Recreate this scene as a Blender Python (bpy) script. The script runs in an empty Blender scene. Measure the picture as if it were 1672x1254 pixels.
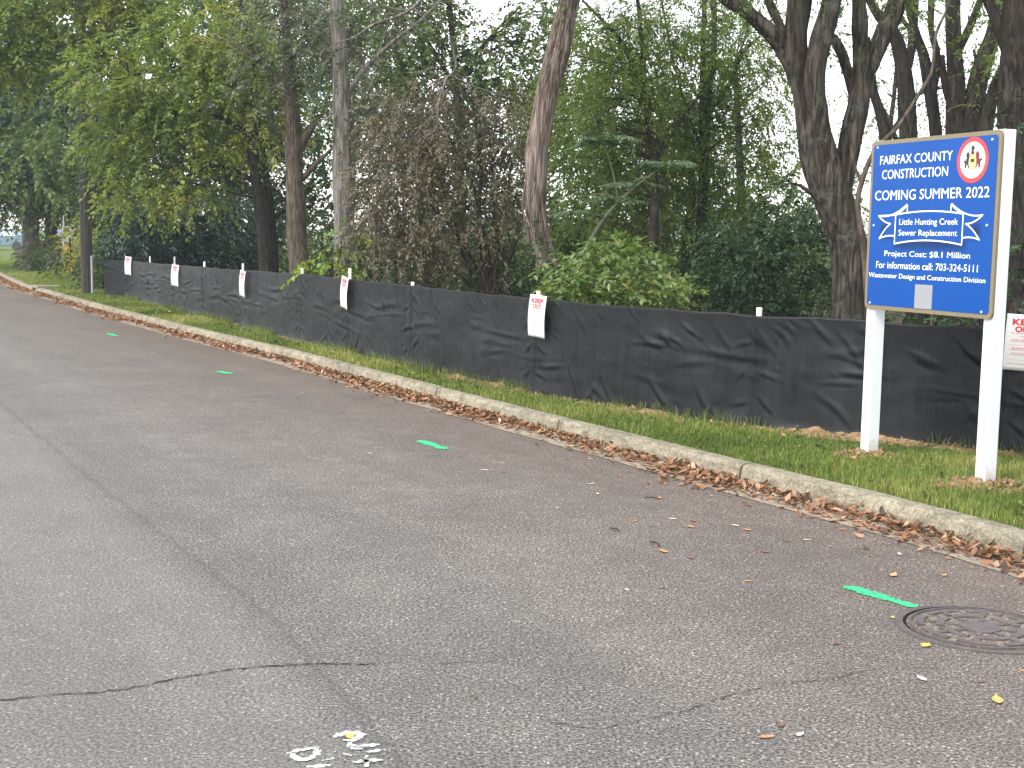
import bpy, math, random
import numpy as np
from mathutils import Vector

random.seed(7)
rng = np.random.default_rng(11)
scene = bpy.context.scene
PI = math.pi

# ------------------------------------------------------------------ camera
FPX, CAM_H, ROLL = 2150.0, 1.66, 0.018
PITCH = math.atan((627 - 387) / FPX)
_F = np.array([0, math.cos(PITCH), -math.sin(PITCH)])
_U0 = np.array([0, math.sin(PITCH), math.cos(PITCH)])
_R0 = np.array([1.0, 0, 0])
_R = math.cos(ROLL) * _R0 + math.sin(ROLL) * _U0
_U = math.cos(ROLL) * _U0 - math.sin(ROLL) * _R0
CAMP = np.array([0, 0, CAM_H])
cam_d = bpy.data.cameras.new('camera')
cam_d.sensor_width = 36
cam_d.lens = 36 * FPX / 1672
cam_d.clip_start, cam_d.clip_end = 0.1, 4000
cam = bpy.data.objects.new('camera', cam_d)
scene.collection.objects.link(cam)
from mathutils import Matrix
cam.matrix_world = Matrix(((_R[0], _U[0], -_F[0], 0), (_R[1], _U[1], -_F[1], 0), (_R[2], _U[2], -_F[2], CAM_H), (0, 0, 0, 1)))
scene.camera = cam

# ------------------------------------------------------------------ light
SUN_EL, SUN_AZ = math.radians(48), math.radians(228)      # azimuth clockwise from +Y: behind left
world = bpy.data.worlds.new('World')
scene.world = world
world.use_nodes = True
wn = world.node_tree
for n in list(wn.nodes): wn.nodes.remove(n)
sky = wn.nodes.new('ShaderNodeTexSky')
sky.sky_type = 'NISHITA'; sky.sun_disc = False
sky.sun_elevation = SUN_EL; sky.sun_rotation = SUN_AZ
sky.air_density = 1.0; sky.dust_density = 1.0; sky.ozone_density = 1.0
hs = wn.nodes.new('ShaderNodeHueSaturation'); hs.inputs['Saturation'].default_value = 0.22
bg = wn.nodes.new('ShaderNodeBackground'); bg.inputs['Strength'].default_value = 0.15
wo = wn.nodes.new('ShaderNodeOutputWorld')
wn.links.new(sky.outputs[0], hs.inputs['Color']); wn.links.new(hs.outputs[0], bg.inputs['Color'])
wn.links.new(bg.outputs[0], wo.inputs['Surface'])
sun_d = bpy.data.lights.new('sun', 'SUN'); sun_d.energy = 1.2; sun_d.angle = math.radians(14); sun_d.color = (1, .95, .88)
sun = bpy.data.objects.new('sun', sun_d); scene.collection.objects.link(sun)
sv = Vector((math.sin(SUN_AZ) * math.cos(SUN_EL), math.cos(SUN_AZ) * math.cos(SUN_EL), math.sin(SUN_EL)))
sun.rotation_euler = sv.to_track_quat('Z', 'Y').to_euler()
scene.view_settings.view_transform = 'Standard'; scene.view_settings.look = 'None'
scene.view_settings.exposure = 1.78; scene.view_settings.gamma = 1
scene.view_settings.use_curve_mapping = False
HAZE = 0.0008
scene.cycles.max_bounces = 6; scene.cycles.diffuse_bounces = 3; scene.cycles.glossy_bounces = 2
scene.cycles.transmission_bounces = 3; scene.cycles.transparent_max_bounces = 8; scene.cycles.volume_bounces = 0

# ------------------------------------------------------------------ placing helpers
def ray(x, y):
    d = _R * (x - 836) + _U * (627 - y) + _F * FPX
    return d
def atz(x, y, z=0.0):
    d = ray(x, y); return CAMP + d * ((z - CAM_H) / d[2])
def at(x, y, Y):
    d = ray(x, y); return CAMP + d * (Y / d[1])

# ------------------------------------------------------------------ noise
def _h(ix, iy, iz):
    n = (ix * 374761393 + iy * 668265263 + iz * 2147483647 * 3 + 144665) & 0xffffffff
    n = ((n ^ (n >> 13)) * 1274126177) & 0xffffffff
    n = (n ^ (n >> 16))
    return (n & 0xffff) / 65535.0
def vnoise(p):
    p = np.asarray(p, float); i = np.floor(p).astype(np.int64); f = p - i; f = f * f * (3 - 2 * f)
    r = 0
    for a in (0, 1):
        for b in (0, 1):
            for c in (0, 1):
                w = (f[:, 0] if a else 1 - f[:, 0]) * (f[:, 1] if b else 1 - f[:, 1]) * (f[:, 2] if c else 1 - f[:, 2])
                r = r + w * _h(i[:, 0] + a, i[:, 1] + b, i[:, 2] + c)
    return r * 2 - 1
def fbm(p, o=3):
    p = np.asarray(p, float); r = 0; a = 1
    for k in range(o):
        r = r + a * vnoise(p * (2 ** k) + 17.3 * k); a *= .5
    return r

# ------------------------------------------------------------------ object helpers
def tag(o, label=None, cat=None, group=None, kind=None):
    if label: o['label'] = label
    if cat: o['category'] = cat
    if group: o['group'] = group
    if kind: o['kind'] = kind
    return o
def empty(name, loc, label=None, cat=None, group=None):
    o = bpy.data.objects.new(name, None); scene.collection.objects.link(o)
    o.location = [float(v) for v in loc]; o.empty_display_size = .1
    return tag(o, label, cat, group)
def wloc(o):
    l = np.zeros(3)
    while o is not None:
        l = l + np.array(o.location); o = o.parent
    return l
def mk(name, V, F, mat, parent=None, attr=None, uv=None, smooth=False, origin=None):
    """V (N,3) world coords; F list of faces or (M,k) array"""
    V = np.asarray(V, float)
    base = wloc(parent) if parent is not None else np.zeros(3)
    loc = np.zeros(3)
    if origin is not None: loc = np.asarray(origin, float) - base
    me = bpy.data.meshes.new(name)
    if isinstance(F, np.ndarray):
        M, k = F.shape
        me.vertices.add(len(V)); me.vertices.foreach_set('co', (V - base - loc).astype(np.float32).ravel())
        me.loops.add(M * k); me.loops.foreach_set('vertex_index', F.astype(np.int32).ravel())
        me.polygons.add(M); me.polygons.foreach_set('loop_start', np.arange(0, M * k, k, dtype=np.int32))
        me.update(calc_edges=True)
    else:
        me.from_pydata([tuple(v) for v in (V - base - loc)], [], [tuple(int(i) for i in f) for f in F]); me.update()
    if smooth: me.polygons.foreach_set('use_smooth', [True] * len(me.polygons))
    if attr is not None:
        a = me.attributes.new('v', 'FLOAT', 'FACE'); a.data.foreach_set('value', np.asarray(attr, np.float32))
    if uv is not None:
        l = me.uv_layers.new(name='UVMap'); idx = np.empty(len(me.loops), np.int32); me.loops.foreach_get('vertex_index', idx)
        l.data.foreach_set('uv', np.asarray(uv, np.float32)[idx].ravel())
    me.materials.append(mat)
    o = bpy.data.objects.new(name, me); scene.collection.objects.link(o)
    o.location = loc
    if parent is not None: o.parent = parent
    return o
def grid_faces(nu, nv):
    i = np.arange(nu - 1)[:, None] * nv + np.arange(nv - 1)[None, :]
    return np.stack([i, i + nv, i + nv + 1, i + 1], -1).reshape(-1, 4)
class MB:
    def __init__(s): s.V = []; s.F = []; s.n = 0
    def add(s, V, F):
        V = np.asarray(V, float); s.V.append(V); s.F += [tuple(int(i) + s.n for i in f) for f in F]; s.n += len(V)
    def box(s, c, ax, ay, az):
        c, ax, ay, az = map(np.asarray, (c, ax, ay, az))
        V = [c + sx * ax + sy * ay + sz * az for sx in (-1, 1) for sy in (-1, 1) for sz in (-1, 1)]
        s.add(V, [(0, 1, 3, 2), (4, 6, 7, 5), (0, 4, 5, 1), (2, 3, 7, 6), (0, 2, 6, 4), (1, 5, 7, 3)])
    def build(s, name, mat, parent=None, **k):
        return mk(name, np.concatenate(s.V), s.F, mat, parent, **k)
def bevel(o, w=.004, seg=2):
    m = o.modifiers.new('bevel', 'BEVEL'); m.width = w; m.segments = seg; m.limit_method = 'ANGLE'; return o
def resample(P, step):
    P = np.asarray(P, float); d = np.r_[0, np.cumsum(np.linalg.norm(np.diff(P, axis=0), axis=1))]
    n = max(2, int(d[-1] / step) + 1); t = np.linspace(0, d[-1], n)
    return np.stack([np.interp(t, d, P[:, k]) for k in range(P.shape[1])], 1)
def smooth_line(P, step, win):
    Q = resample(P, step); k = max(1, int(win / step)) | 1; h = k // 2
    pad = np.concatenate([Q[:1] + (Q[0] - Q[1]) * np.arange(h, 0, -1)[:, None], Q, Q[-1:] + (Q[-1] - Q[-2]) * np.arange(1, h + 1)[:, None]])
    ker = np.hanning(k + 2)[1:-1]; ker /= ker.sum()
    return np.stack([np.convolve(pad[:, j], ker, 'valid') for j in range(Q.shape[1])], 1)
def arclen(P): return np.r_[0, np.cumsum(np.linalg.norm(np.diff(P, axis=0), axis=1))]
def catmull(P, n=6):
    P = np.asarray(P, float)
    if len(P) < 3: return resample(P, np.linalg.norm(P[-1, :3] - P[0, :3]) / 4 + 1e-6)
    Q = np.concatenate([[2 * P[0] - P[1]], P, [2 * P[-1] - P[-2]]]); out = []
    for i in range(len(P) - 1):
        a, b, c, d = Q[i:i + 4]
        for t in np.linspace(0, 1, n, endpoint=False):
            out.append(.5 * (2 * b + (c - a) * t + (2 * a - 5 * b + 4 * c - d) * t * t + (3 * b - 3 * c + d - a) * t ** 3))
    out.append(P[-1]); return np.array(out)
def tube(path, sides=10, ridge=0.0, rscale=9.0, seed=0.0, flare=0.0):
    """path rows (x,y,z,r) -> V,F"""
    path = np.asarray(path, float); C = path[:, :3]; r = np.maximum(path[:, 3], .0015); n = len(C)
    T = np.gradient(C, axis=0); T /= np.linalg.norm(T, axis=1)[:, None] + 1e-9
    ref = np.array([0, 1.0, 0]) if abs(T[0, 1]) < .9 else np.array([1.0, 0, 0])
    A = np.cross(T, ref); A /= np.linalg.norm(A, axis=1)[:, None] + 1e-9; Bv = np.cross(T, A)
    th = np.linspace(0, 2 * PI, sides, endpoint=False)
    s = arclen(C)
    rr = np.repeat(r[:, None], sides, 1)
    if ridge > 0:
        g = np.stack(np.broadcast_arrays(np.cos(th)[None, :] * r[:, None] * rscale + seed, np.sin(th)[None, :] * r[:, None] * rscale, s[:, None] * rscale * .16 + seed), -1).reshape(-1, 3)
        v = fbm(g, 1).reshape(n, sides); g[:, 2] *= 2.1
        v2 = vnoise(g * [2.7, 2.7, 2.0]).reshape(n, sides)
        big = vnoise(g * [.22, .22, .5] + 5).reshape(n, sides)
        rr = rr + ridge * (1 - 2.2 * np.abs(v)) + ridge * .5 * v2 + big * r[:, None] * .10
    V = C[:, None] + rr[..., None] * (np.cos(th)[None, :, None] * A[:, None] + np.sin(th)[None, :, None] * Bv[:, None])
    V = V.reshape(-1, 3); i = np.arange(n - 1)[:, None] * sides; j = np.arange(sides)[None, :]; j2 = (j + 1) % sides
    F = np.stack([i + j, i + j2, i + sides + j2, i + sides + j], -1).reshape(-1, 4)
    return V, F
class AB:   # array batch of quads
    def __init__(s): s.V = []; s.F = []; s.n = 0
    def add(s, V, F): s.V.append(V); s.F.append(F + s.n); s.n += len(V)
    def build(s, name, mat, parent, **k): return mk(name, np.concatenate(s.V), np.concatenate(s.F), mat, parent, **k)

# ------------------------------------------------------------------ materials
class NT:
    def __init__(s, name):
        s.m = bpy.data.materials.new(name); s.m.use_nodes = True; s.t = s.m.node_tree
        for n in list(s.t.nodes): s.t.nodes.remove(n)
        s.out = s.t.nodes.new('ShaderNodeOutputMaterial')
    def n(s, ty, ins=None, **kw):
        x = s.t.nodes.new(ty)
        for k, v in kw.items(): setattr(x, k, v)
        for k, v in (ins or {}).items():
            if isinstance(v, bpy.types.NodeSocket): s.t.links.new(v, x.inputs[k])
            else: x.inputs[k].default_value = v
        return x
    def ramp(s, fac, stops):
        r = s.n('ShaderNodeValToRGB', {0: fac}); e = r.color_ramp.elements
        while len(e) < len(stops): e.new(.5)
        for q, (p, c) in zip(e, stops):
            q.position = p; q.color = (*c, 1) if len(c) == 3 else c
        return r.outputs[0]
    def math(s, op, a, b=0.0, c=0.0, clamp=False):
        x = s.n('ShaderNodeMath', operation=op, use_clamp=clamp)
        for i, v in enumerate((a, b, c)):
            if isinstance(v, bpy.types.NodeSocket): s.t.links.new(v, x.inputs[i])
            else: x.inputs[i].default_value = v
        return x.outputs[0]
    def mix(s, fac, a, b, bt='MIX'):
        x = s.n('ShaderNodeMix', data_type='RGBA', blend_type=bt)
        for i, v in ((0, fac), (6, a), (7, b)):
            if isinstance(v, bpy.types.NodeSocket): s.t.links.new(v, x.inputs[i])
            else: x.inputs[i].default_value = (*v, 1) if isinstance(v, tuple) and len(v) == 3 else v
        return x.outputs[2]
    def noise(s, vec, scale, detail=3, rough=.55, dist=0.0):
        return s.n('ShaderNodeTexNoise', {'Vector': vec, 'Scale': scale, 'Detail': detail, 'Roughness': rough, 'Distortion': dist}).outputs[0]
    def mapping(s, vec, sc): return s.n('ShaderNodeMapping', {'Vector': vec, 'Scale': sc}).outputs[0]
    def obj(s): return s.n('ShaderNodeTexCoord').outputs['Object']
    def geo(s): return s.n('ShaderNodeNewGeometry').outputs['Position']
    def surf(s, sh): s.t.links.new(sh, s.out.inputs[0]); return s.m
    def pbr(s, col, rough=.8, spec=.3, bump=None, bstr=.3, bdist=.01, **kw):
        ins = {'Base Color': col if isinstance(col, bpy.types.NodeSocket) else (*col, 1), 'Roughness': rough, 'Specular IOR Level': spec}
        ins.update(kw)
        if bump is not None:
            ins['Normal'] = s.n('ShaderNodeBump', {'Height': bump, 'Strength': bstr, 'Distance': bdist}).outputs[0]
        return s.n('ShaderNodeBsdfPrincipled', ins).outputs[0]

def leaf_mat(name, cols, trans=.35, rough=.5):
    t = NT(name); a = t.n('ShaderNodeAttribute', attribute_name='v').outputs['Fac']
    k = len(cols); c = t.ramp(a, [(i / (k - 1), c) for i, c in enumerate(cols)])
    p = t.pbr(c, rough, .35)
    tr = t.n('ShaderNodeBsdfTranslucent', {'Color': t.mix(1.0, c, (1.25, 1.3, .6), 'MULTIPLY')}).outputs[0]
    return t.surf(t.n('ShaderNodeMixShader', {0: trans, 1: p, 2: tr}).outputs[0])

def bark_mat(name, dark, mid, light, lichen=None, sc=1.0, zs=.14):
    t = NT(name); g = t.geo(); v = t.mapping(g, (34 * sc, 34 * sc, 34 * sc * zs))
    n1 = t.noise(v, 1.0, 4, .6, .4); n2 = t.noise(t.mapping(g, (3, 3, 1.2)), 1.0, 3)
    c = t.ramp(n1, [(.38, dark), (.5, mid), (.63, light)])
    c = t.mix(t.ramp(n2, [(.35, (0, 0, 0)), (.7, (.55, .55, .55))]), c, mid)
    if lichen:
        l = t.noise(g, 5.0, 5, .7); c = t.mix(t.ramp(l, [(.56, (0, 0, 0)), (.68, (.7, .7, .7))]), c, lichen)
    return t.surf(t.pbr(c, .9, .15, bump=n1, bstr=.9, bdist=.03))

def flat_mat(name, col, rough=.6, spec=.4, var=.0, vs=4.0):
    t = NT(name)
    if var:
        c = t.mix(t.noise(t.geo(), vs, 4), tuple(x * (1 - var) for x in col), tuple(min(1, x * (1 + var)) for x in col))
    else: c = col
    return t.surf(t.pbr(c, rough, spec))

# asphalt : uv = (along, lateral from kerb)
def asphalt():
    t = NT('asphalt'); g = t.geo(); uv = t.n('ShaderNodeTexCoord').outputs['UV']
    sep = t.n('ShaderNodeSeparateXYZ', {0: uv}); lat = sep.outputs[1]; al = sep.outputs[0]
    fine = t.noise(g, 78, 4, .8); big = t.noise(g, 1.1, 4, .6); mid = t.noise(g, 5, 4, .6)
    vo = t.n('ShaderNodeTexVoronoi', {'Vector': g, 'Scale': 80.0}); vcol = vo.outputs['Color']; vd = vo.outputs['Distance']
    vs = t.n('ShaderNodeSeparateColor', {0: vcol}).outputs[0]
    c = t.ramp(fine, [(.40, (.016, .0145, .013)), (.5, (.100, .092, .083)), (.62, (.25, .235, .215))])
    chip = t.math('MULTIPLY', t.ramp(vs, [(.89, (0, 0, 0)), (.95, (1, 1, 1))]), t.ramp(vd, [(.25, (1, 1, 1)), (.5, (0, 0, 0))]))
    c = t.mix(chip, c, (.40, .375, .345))
    dk = t.math('MULTIPLY', t.ramp(vs, [(.04, (1, 1, 1)), (.14, (0, 0, 0))]), t.ramp(vd, [(.25, (1, 1, 1)), (.55, (0, 0, 0))]))
    c = t.mix(t.math('MULTIPLY', dk, .7), c, (.03, .03, .03))
    c = t.mix(1.0, c, t.ramp(big, [(.3, (.86, .86, .87)), (.7, (1.12, 1.11, 1.10))]), 'MULTIPLY')
    c = t.mix(1.0, c, t.ramp(mid, [(.3, (.9, .9, .9)), (.7, (1.1, 1.1, 1.1))]), 'MULTIPLY')
    # leaf-stained brown by the gutter
    w = t.math('ADD', lat, t.math('MULTIPLY', t.math('SUBTRACT', mid, .5), 1.6))
    st = t.n('ShaderNodeMapRange', {0: w, 1: 3.3, 2: .4, 3: 0.0, 4: 1.0}).outputs[0]
    c = t.mix(t.math('MULTIPLY', st, .8), c, t.mix(1.0, c, (.90, .72, .60), 'MULTIPLY'))
    # paving joint between the two lanes, slightly paler far lane
    jw = t.math('ADD', lat, t.math('MULTIPLY', t.math('SUBTRACT', t.noise(g, 3.0, 3), .5), .10))
    j = t.math('ABSOLUTE', t.math('SUBTRACT', jw, 4.10))
    jm = t.n('ShaderNodeMapRange', {0: j, 1: .005, 2: .035, 3: .28, 4: 0.0}).outputs[0]
    c = t.mix(jm, c, (.03, .03, .03))
    band = t.math('ABSOLUTE', t.math('SUBTRACT', jw, 3.9)); bm = t.n('ShaderNodeMapRange', {0: band, 1: .1, 2: .5, 3: .09, 4: 0.0}).outputs[0]
    c = t.mix(bm, c, (.05, .05, .052))
    far = t.n('ShaderNodeMapRange', {0: jw, 1: 4.1, 2: 4.3, 3: 0.0, 4: .24}).outputs[0]
    c = t.mix(far, c, (.15, .145, .14))
    # pale mortar-like scuffs
    sc = t.noise(t.mapping(g, (3.5, 5, 1)), 1.0, 6, .75); c = t.mix(t.ramp(sc, [(.66, (0, 0, 0)), (.74, (.28, .28, .28))]), c, (.24, .21, .17))
    hgt = t.math('ADD', fine, t.math('MULTIPLY', vd, -.5))
    tr = t.noise(t.mapping(uv, (.10, 1.7, 1)), 1.0, 4, .6); c = t.mix(1.0, c, t.ramp(tr, [(.3, (.90, .90, .91)), (.5, (1, 1, 1)), (.7, (1.12, 1.11, 1.09))]), 'MULTIPLY')
    ol = t.noise(t.mapping(uv, (.9, 1.3, 1)), 1.0, 3, .5); c = t.mix(t.ramp(ol, [(.68, (0, 0, 0)), (.82, (.28, .28, .28))]), c, (.045, .043, .042))
    return t.surf(t.pbr(c, .66, .5, bump=hgt, bstr=.6, bdist=.006))

def concrete(name, a, b, dirt, bs=.3):
    t = NT(name); g = t.geo(); n = t.noise(g, 2.2, 5, .65); f = t.noise(g, 60, 4, .7)
    c = t.mix(n, a, b); c = t.mix(t.ramp(t.noise(t.mapping(g, (6, 6, 14)), 1, 6, .7), [(.45, (0, 0, 0)), (.68, (.75, .75, .75))]), c, dirt)
    c = t.mix(t.ramp(t.noise(g, 9, 5, .7), [(.58, (0, 0, 0)), (.7, (.5, .5, .5))]), c, (.34, .30, .22))
    c = t.mix(t.ramp(t.noise(t.mapping(g, (16, 16, 5)), 1, 6, .75), [(.48, (0, 0, 0)), (.62, (.38, .38, .38))]), c, dirt)
    c = t.mix(t.ramp(t.noise(g, .8, 4, .6), [(.45, (0, 0, 0)), (.65, (.3, .3, .3))]), c, (.12, .12, .10))
    c = t.mix(1.0, c, t.ramp(f, [(.3, (.5, .5, .5)), (.5, (1, 1, 1)), (.7, (1.35, 1.35, 1.35))]), 'MULTIPLY')
    return t.surf(t.pbr(c, .9, .2, bump=f, bstr=.8, bdist=.012))

def soil(name, a, b, d):
    t = NT(name); g = t.geo(); n = t.noise(g, 14, 6, .7)
    c = t.ramp(n, [(.3, d), (.5, a), (.7, b)])
    return t.surf(t.pbr(c, .95, .1, bump=n, bstr=1.0, bdist=.03))

def ground_mat():
    t = NT('ground_turf'); g = t.geo(); n = t.noise(g, 2.0, 6, .7); f = t.noise(g, 40, 4, .7)
    c = t.ramp(n, [(.3, (.06, .075, .024)), (.5, (.10, .13, .035)), (.7, (.15, .155, .06))])
    c = t.mix(1.0, c, t.ramp(f, [(.3, (.6, .6, .6)), (.7, (1.3, 1.3, 1.3))]), 'MULTIPLY')
    return t.surf(t.pbr(c, .95, .1, bump=f, bstr=.8, bdist=.03))

def fabric_mat():
    t = NT('black_woven_fabric'); uv = t.n('ShaderNodeTexCoord').outputs['UV']; g = t.geo()
    w1 = t.n('ShaderNodeTexWave', {'Vector': uv, 'Scale': 60.0, 'Distortion': 1.5, 'Detail': 2.0}).outputs[0]
    w2 = t.n('ShaderNodeTexWave', {'Vector': uv, 'Scale': 40.0, 'Distortion': 1.0}, bands_direction='Y').outputs[0]
    n = t.noise(t.mapping(uv, (3, 7, 1)), 1.0, 5, .65)
    c = t.ramp(n, [(.3, (.0035, .004, .005)), (.7, (.0095, .0105, .0125))])
    st = t.noise(t.mapping(uv, (38, 1.2, 1)), 1.0, 3, .6); c = t.mix(1.0, c, t.ramp(st, [(.3, (.55, .55, .55)), (.7, (1.6, 1.6, 1.6))]), 'MULTIPLY')
    dust = t.noise(g, 1.3, 5, .7)
    c = t.mix(t.ramp(dust, [(.5, (0, 0, 0)), (.75, (.30, .30, .30))]), c, (.035, .034, .032))
    h = t.math('ADD', t.math('MULTIPLY', w1, .25), t.math('ADD', t.math('MULTIPLY', w2, .2), t.math('ADD', t.math('MULTIPLY', n, 1.2), t.math('MULTIPLY', st, .5))))
    ro = t.n('ShaderNodeMapRange', {0: n, 3: .34, 4: .46}).outputs[0]
    return t.surf(t.pbr(c, ro, .19, bump=h, bstr=.35, bdist=.006))

def paint_mat(name, col, lo=.42, hi=.56, sc=38):
    t = NT(name); g = t.geo(); n = t.noise(g, sc, 4, .7)
    p = t.pbr(t.mix(t.noise(g, 90, 2), tuple(x * .8 for x in col), col), .7, .3)
    tr = t.n('ShaderNodeBsdfTransparent').outputs[0]
    e = t.n('ShaderNodeSeparateXYZ', {0: t.n('ShaderNodeTexCoord').outputs['UV']}).outputs[1]
    k = t.math('SUBTRACT', t.math('ADD', n, .055), t.math('MULTIPLY', t.math('POWER', t.math('ABSOLUTE', e), 2.0), .34))
    return t.surf(t.n('ShaderNodeMixShader', {0: t.ramp(k, [(lo, (0, 0, 0)), (hi, (1, 1, 1))]), 1: tr, 2: p}).outputs[0])

M = dict(
    asphalt=asphalt(),
    curb=concrete('curb_concrete', (.19, .168, .12), (.35, .31, .23), (.075, .062, .043)),
    gutter=concrete('gutter_concrete', (.24, .20, .15), (.36, .30, .235), (.10, .07, .05)),
    ground=ground_mat(),
    soil=soil('clay_soil', (.24, .155, .085), (.38, .27, .16), (.10, .065, .04)),
    forest=soil('forest_floor', (.05, .045, .025), (.09, .075, .04), (.02, .018, .012)),
    fabric=fabric_mat(),

    stake=flat_mat('stake_white_paint', (.75, .74, .70), .7, .3, .06, 20),
    notice=flat_mat('notice_card', (.60, .59, .58), .45, .5, .02),
    red=flat_mat('notice_red_ink', (.50, .012, .03), .5, .3),
    pink=flat_mat('notice_fine_print', (.60, .22, .23), .5, .4),
    lblue=flat_mat('sign_white_letters', (.84, .86, .88), .35, .5),
    gold=flat_mat('sign_gold_border', (.17, .14, .08), .45, .5, .08, 9),
    steel=flat_mat('galvanized_bolt', (.62, .64, .66), .35, .6),
    dark=flat_mat('seal_black_ink', (.03, .03, .035), .5, .4),
    maroon=flat_mat('seal_maroon_ink', (.16, .02, .03), .5, .4),
    sred=flat_mat('seal_red_ink', (.66, .06, .075), .45, .4),
    cream=flat_mat('seal_cream', (.74, .70, .64), .45, .4),
    yellow=flat_mat('seal_yellow_ink', (.68, .48, .10), .45, .4),
    grey=flat_mat('seal_grey_ink', (.33, .33, .34), .5, .4),
    qr=flat_mat('blank_label', (.24, .25, .26), .5, .4),
    green=paint_mat('green_marking_paint', (.04, .52, .21), .36, .50, 60),
    wpaint=paint_mat('white_marking_paint', (.70, .70, .68), .38, .54, 45),
    crack=flat_mat('recess_shade_black', (.012, .012, .012), .9, .1),  # near-black colour painting the shade inside cracks, drain opening and lid gap
    bark_big=bark_mat('furrowed_bark', (.007, .006, .005), (.036, .030, .024), (.095, .080, .064), (.09, .10, .08), .9, .11),
    bark_dark=bark_mat('dark_bark', (.008, .007, .006), (.024, .020, .017), (.055, .047, .039), None, 1.0, .2),
    bark_grey=bark_mat('grey_bark', (.05, .045, .04), (.12, .108, .094), (.22, .20, .18), None, .8, .1),
    bark_vine=bark_mat('shaggy_vine_bark', (.035, .026, .021), (.15, .115, .095), (.33, .27, .225), None, 1.3, .06),
    bark_brown=bark_mat('brown_bark', (.03, .024, .018), (.075, .06, .045), (.13, .11, .085), None, 1.0, .15),
    stem_pale=flat_mat('pale_stem', (.10, .105, .07), .7, .3, .25, 14),
    pole=bark_mat('weathered_pole_wood', (.028, .025, .022), (.062, .055, .049), (.11, .10, .09), None, .8, .02),
    conduit=flat_mat('grey_conduit', (.42, .44, .46), .5, .4),
)
def vinyl():
    t = NT('white_vinyl'); g = t.geo(); z = t.n('ShaderNodeSeparateXYZ', {0: g}).outputs[2]
    n = t.noise(g, 18, 5, .7); f = t.n('ShaderNodeMapRange', {0: t.math('ADD', z, t.math('MULTIPLY', n, -.22)), 1: .18, 2: .02, 3: 0.0, 4: .75}).outputs[0]
    c = t.mix(t.noise(t.mapping(g, (9, 9, 1.5)), 1, 4), (.58, .61, .63), (.64, .66, .67))
    c = t.mix(f, c, (.30, .21, .13)); return t.surf(t.pbr(c, .42, .35))
M['white'] = vinyl()
def blue_mat():
    t = NT('sign_blue_print'); uv = t.n('ShaderNodeTexCoord').outputs['UV']; s = t.n('ShaderNodeSeparateXYZ', {0: uv})
    # printed drop shadow of the ribbon (ink on the board)
    def sd(cx, cy, hx, hy, soft):
        dx = t.math('MAXIMUM', t.math('SUBTRACT', t.math('ABSOLUTE', t.math('SUBTRACT', s.outputs[0], cx)), hx), 0)
        dy = t.math('MAXIMUM', t.math('SUBTRACT', t.math('ABSOLUTE', t.math('SUBTRACT', s.outputs[1], cy)), hy), 0)
        d = t.math('SQRT', t.math('ADD', t.math('MULTIPLY', dx, dx), t.math('MULTIPLY', dy, dy)))
        return t.n('ShaderNodeMapRange', {0: d, 1: 0.0, 2: soft, 3: 1.0, 4: 0.0}, interpolation_type='SMOOTHSTEP').outputs[0]
    a = sd(.51, .455, .25, .06, .06); b = sd(.50, .465, .36, .015, .055)
    k = t.math('MAXIMUM', a, b)
    c = t.mix(t.math('MULTIPLY', k, .8), t.mix(t.noise(t.geo(), 3, 2), (.0008, .051, .245), (.001, .058, .268)), (.0015, .014, .06))
    return t.surf(t.pbr(c, .3, .22))
M['blue'] = blue_mat(); M['blue_plain'] = flat_mat('ribbon_tail_blue_print', (.0009, .0545, .256), .3, .22)
LM = dict(
    bluegreen=leaf_mat('leaf_bluegreen', [(.035, .075, .05), (.06, .12, .07), (.10, .175, .095)]),
    yellowgreen=leaf_mat('leaf_yellowgreen', [(.06, .095, .024), (.125, .17, .045), (.21, .25, .065), (.36, .31, .07)], .5),
    midgreen=leaf_mat('leaf_midgreen', [(.03, .06, .018), (.065, .105, .03), (.11, .155, .045), (.18, .20, .06)], .4),
    fern=leaf_mat('leaf_fine', [(.04, .075, .016), (.075, .12, .024), (.12, .165, .034), (.18, .19, .045)], .45),
    dark=leaf_mat('leaf_dark', [(.012, .028, .022), (.024, .050, .034), (.045, .082, .052)], .15, .35),
    deepgreen=leaf_mat('leaf_deepgreen', [(.013, .032, .013), (.026, .057, .021), (.05, .09, .03)], .3),
    greygreen=leaf_mat('leaf_greygreen', [(.055, .07, .042), (.09, .105, .065), (.15, .155, .095)], .3),
    brown=leaf_mat('leaf_brown', [(.042, .036, .023), (.085, .072, .045), (.125, .105, .066), (.085, .10, .042)], .25),
    bush=leaf_mat('leaf_bush', [(.05, .095, .02), (.09, .15, .035), (.14, .20, .06), (.24, .24, .07)], .35, .4),
    bright=leaf_mat('leaf_bright', [(.09, .16, .02), (.17, .25, .03), (.33, .36, .04)], .4),
    yellow=leaf_mat('leaf_yellow', [(.14, .12, .03), (.30, .24, .05), (.42, .33, .08)], .4),
    sumac=leaf_mat('leaf_sumac', [(.03, .065, .028), (.055, .10, .042), (.09, .14, .06)], .3),
    grass=leaf_mat('grass_blade', [(.06, .095, .018), (.12, .17, .034), (.20, .235, .055), (.34, .31, .12)], .35, .55),
    litter=leaf_mat('leaf_litter', [(.05, .03, .02), (.17, .08, .045), (.29, .145, .078), (.42, .29, .19)], .15, .6),
)

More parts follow.
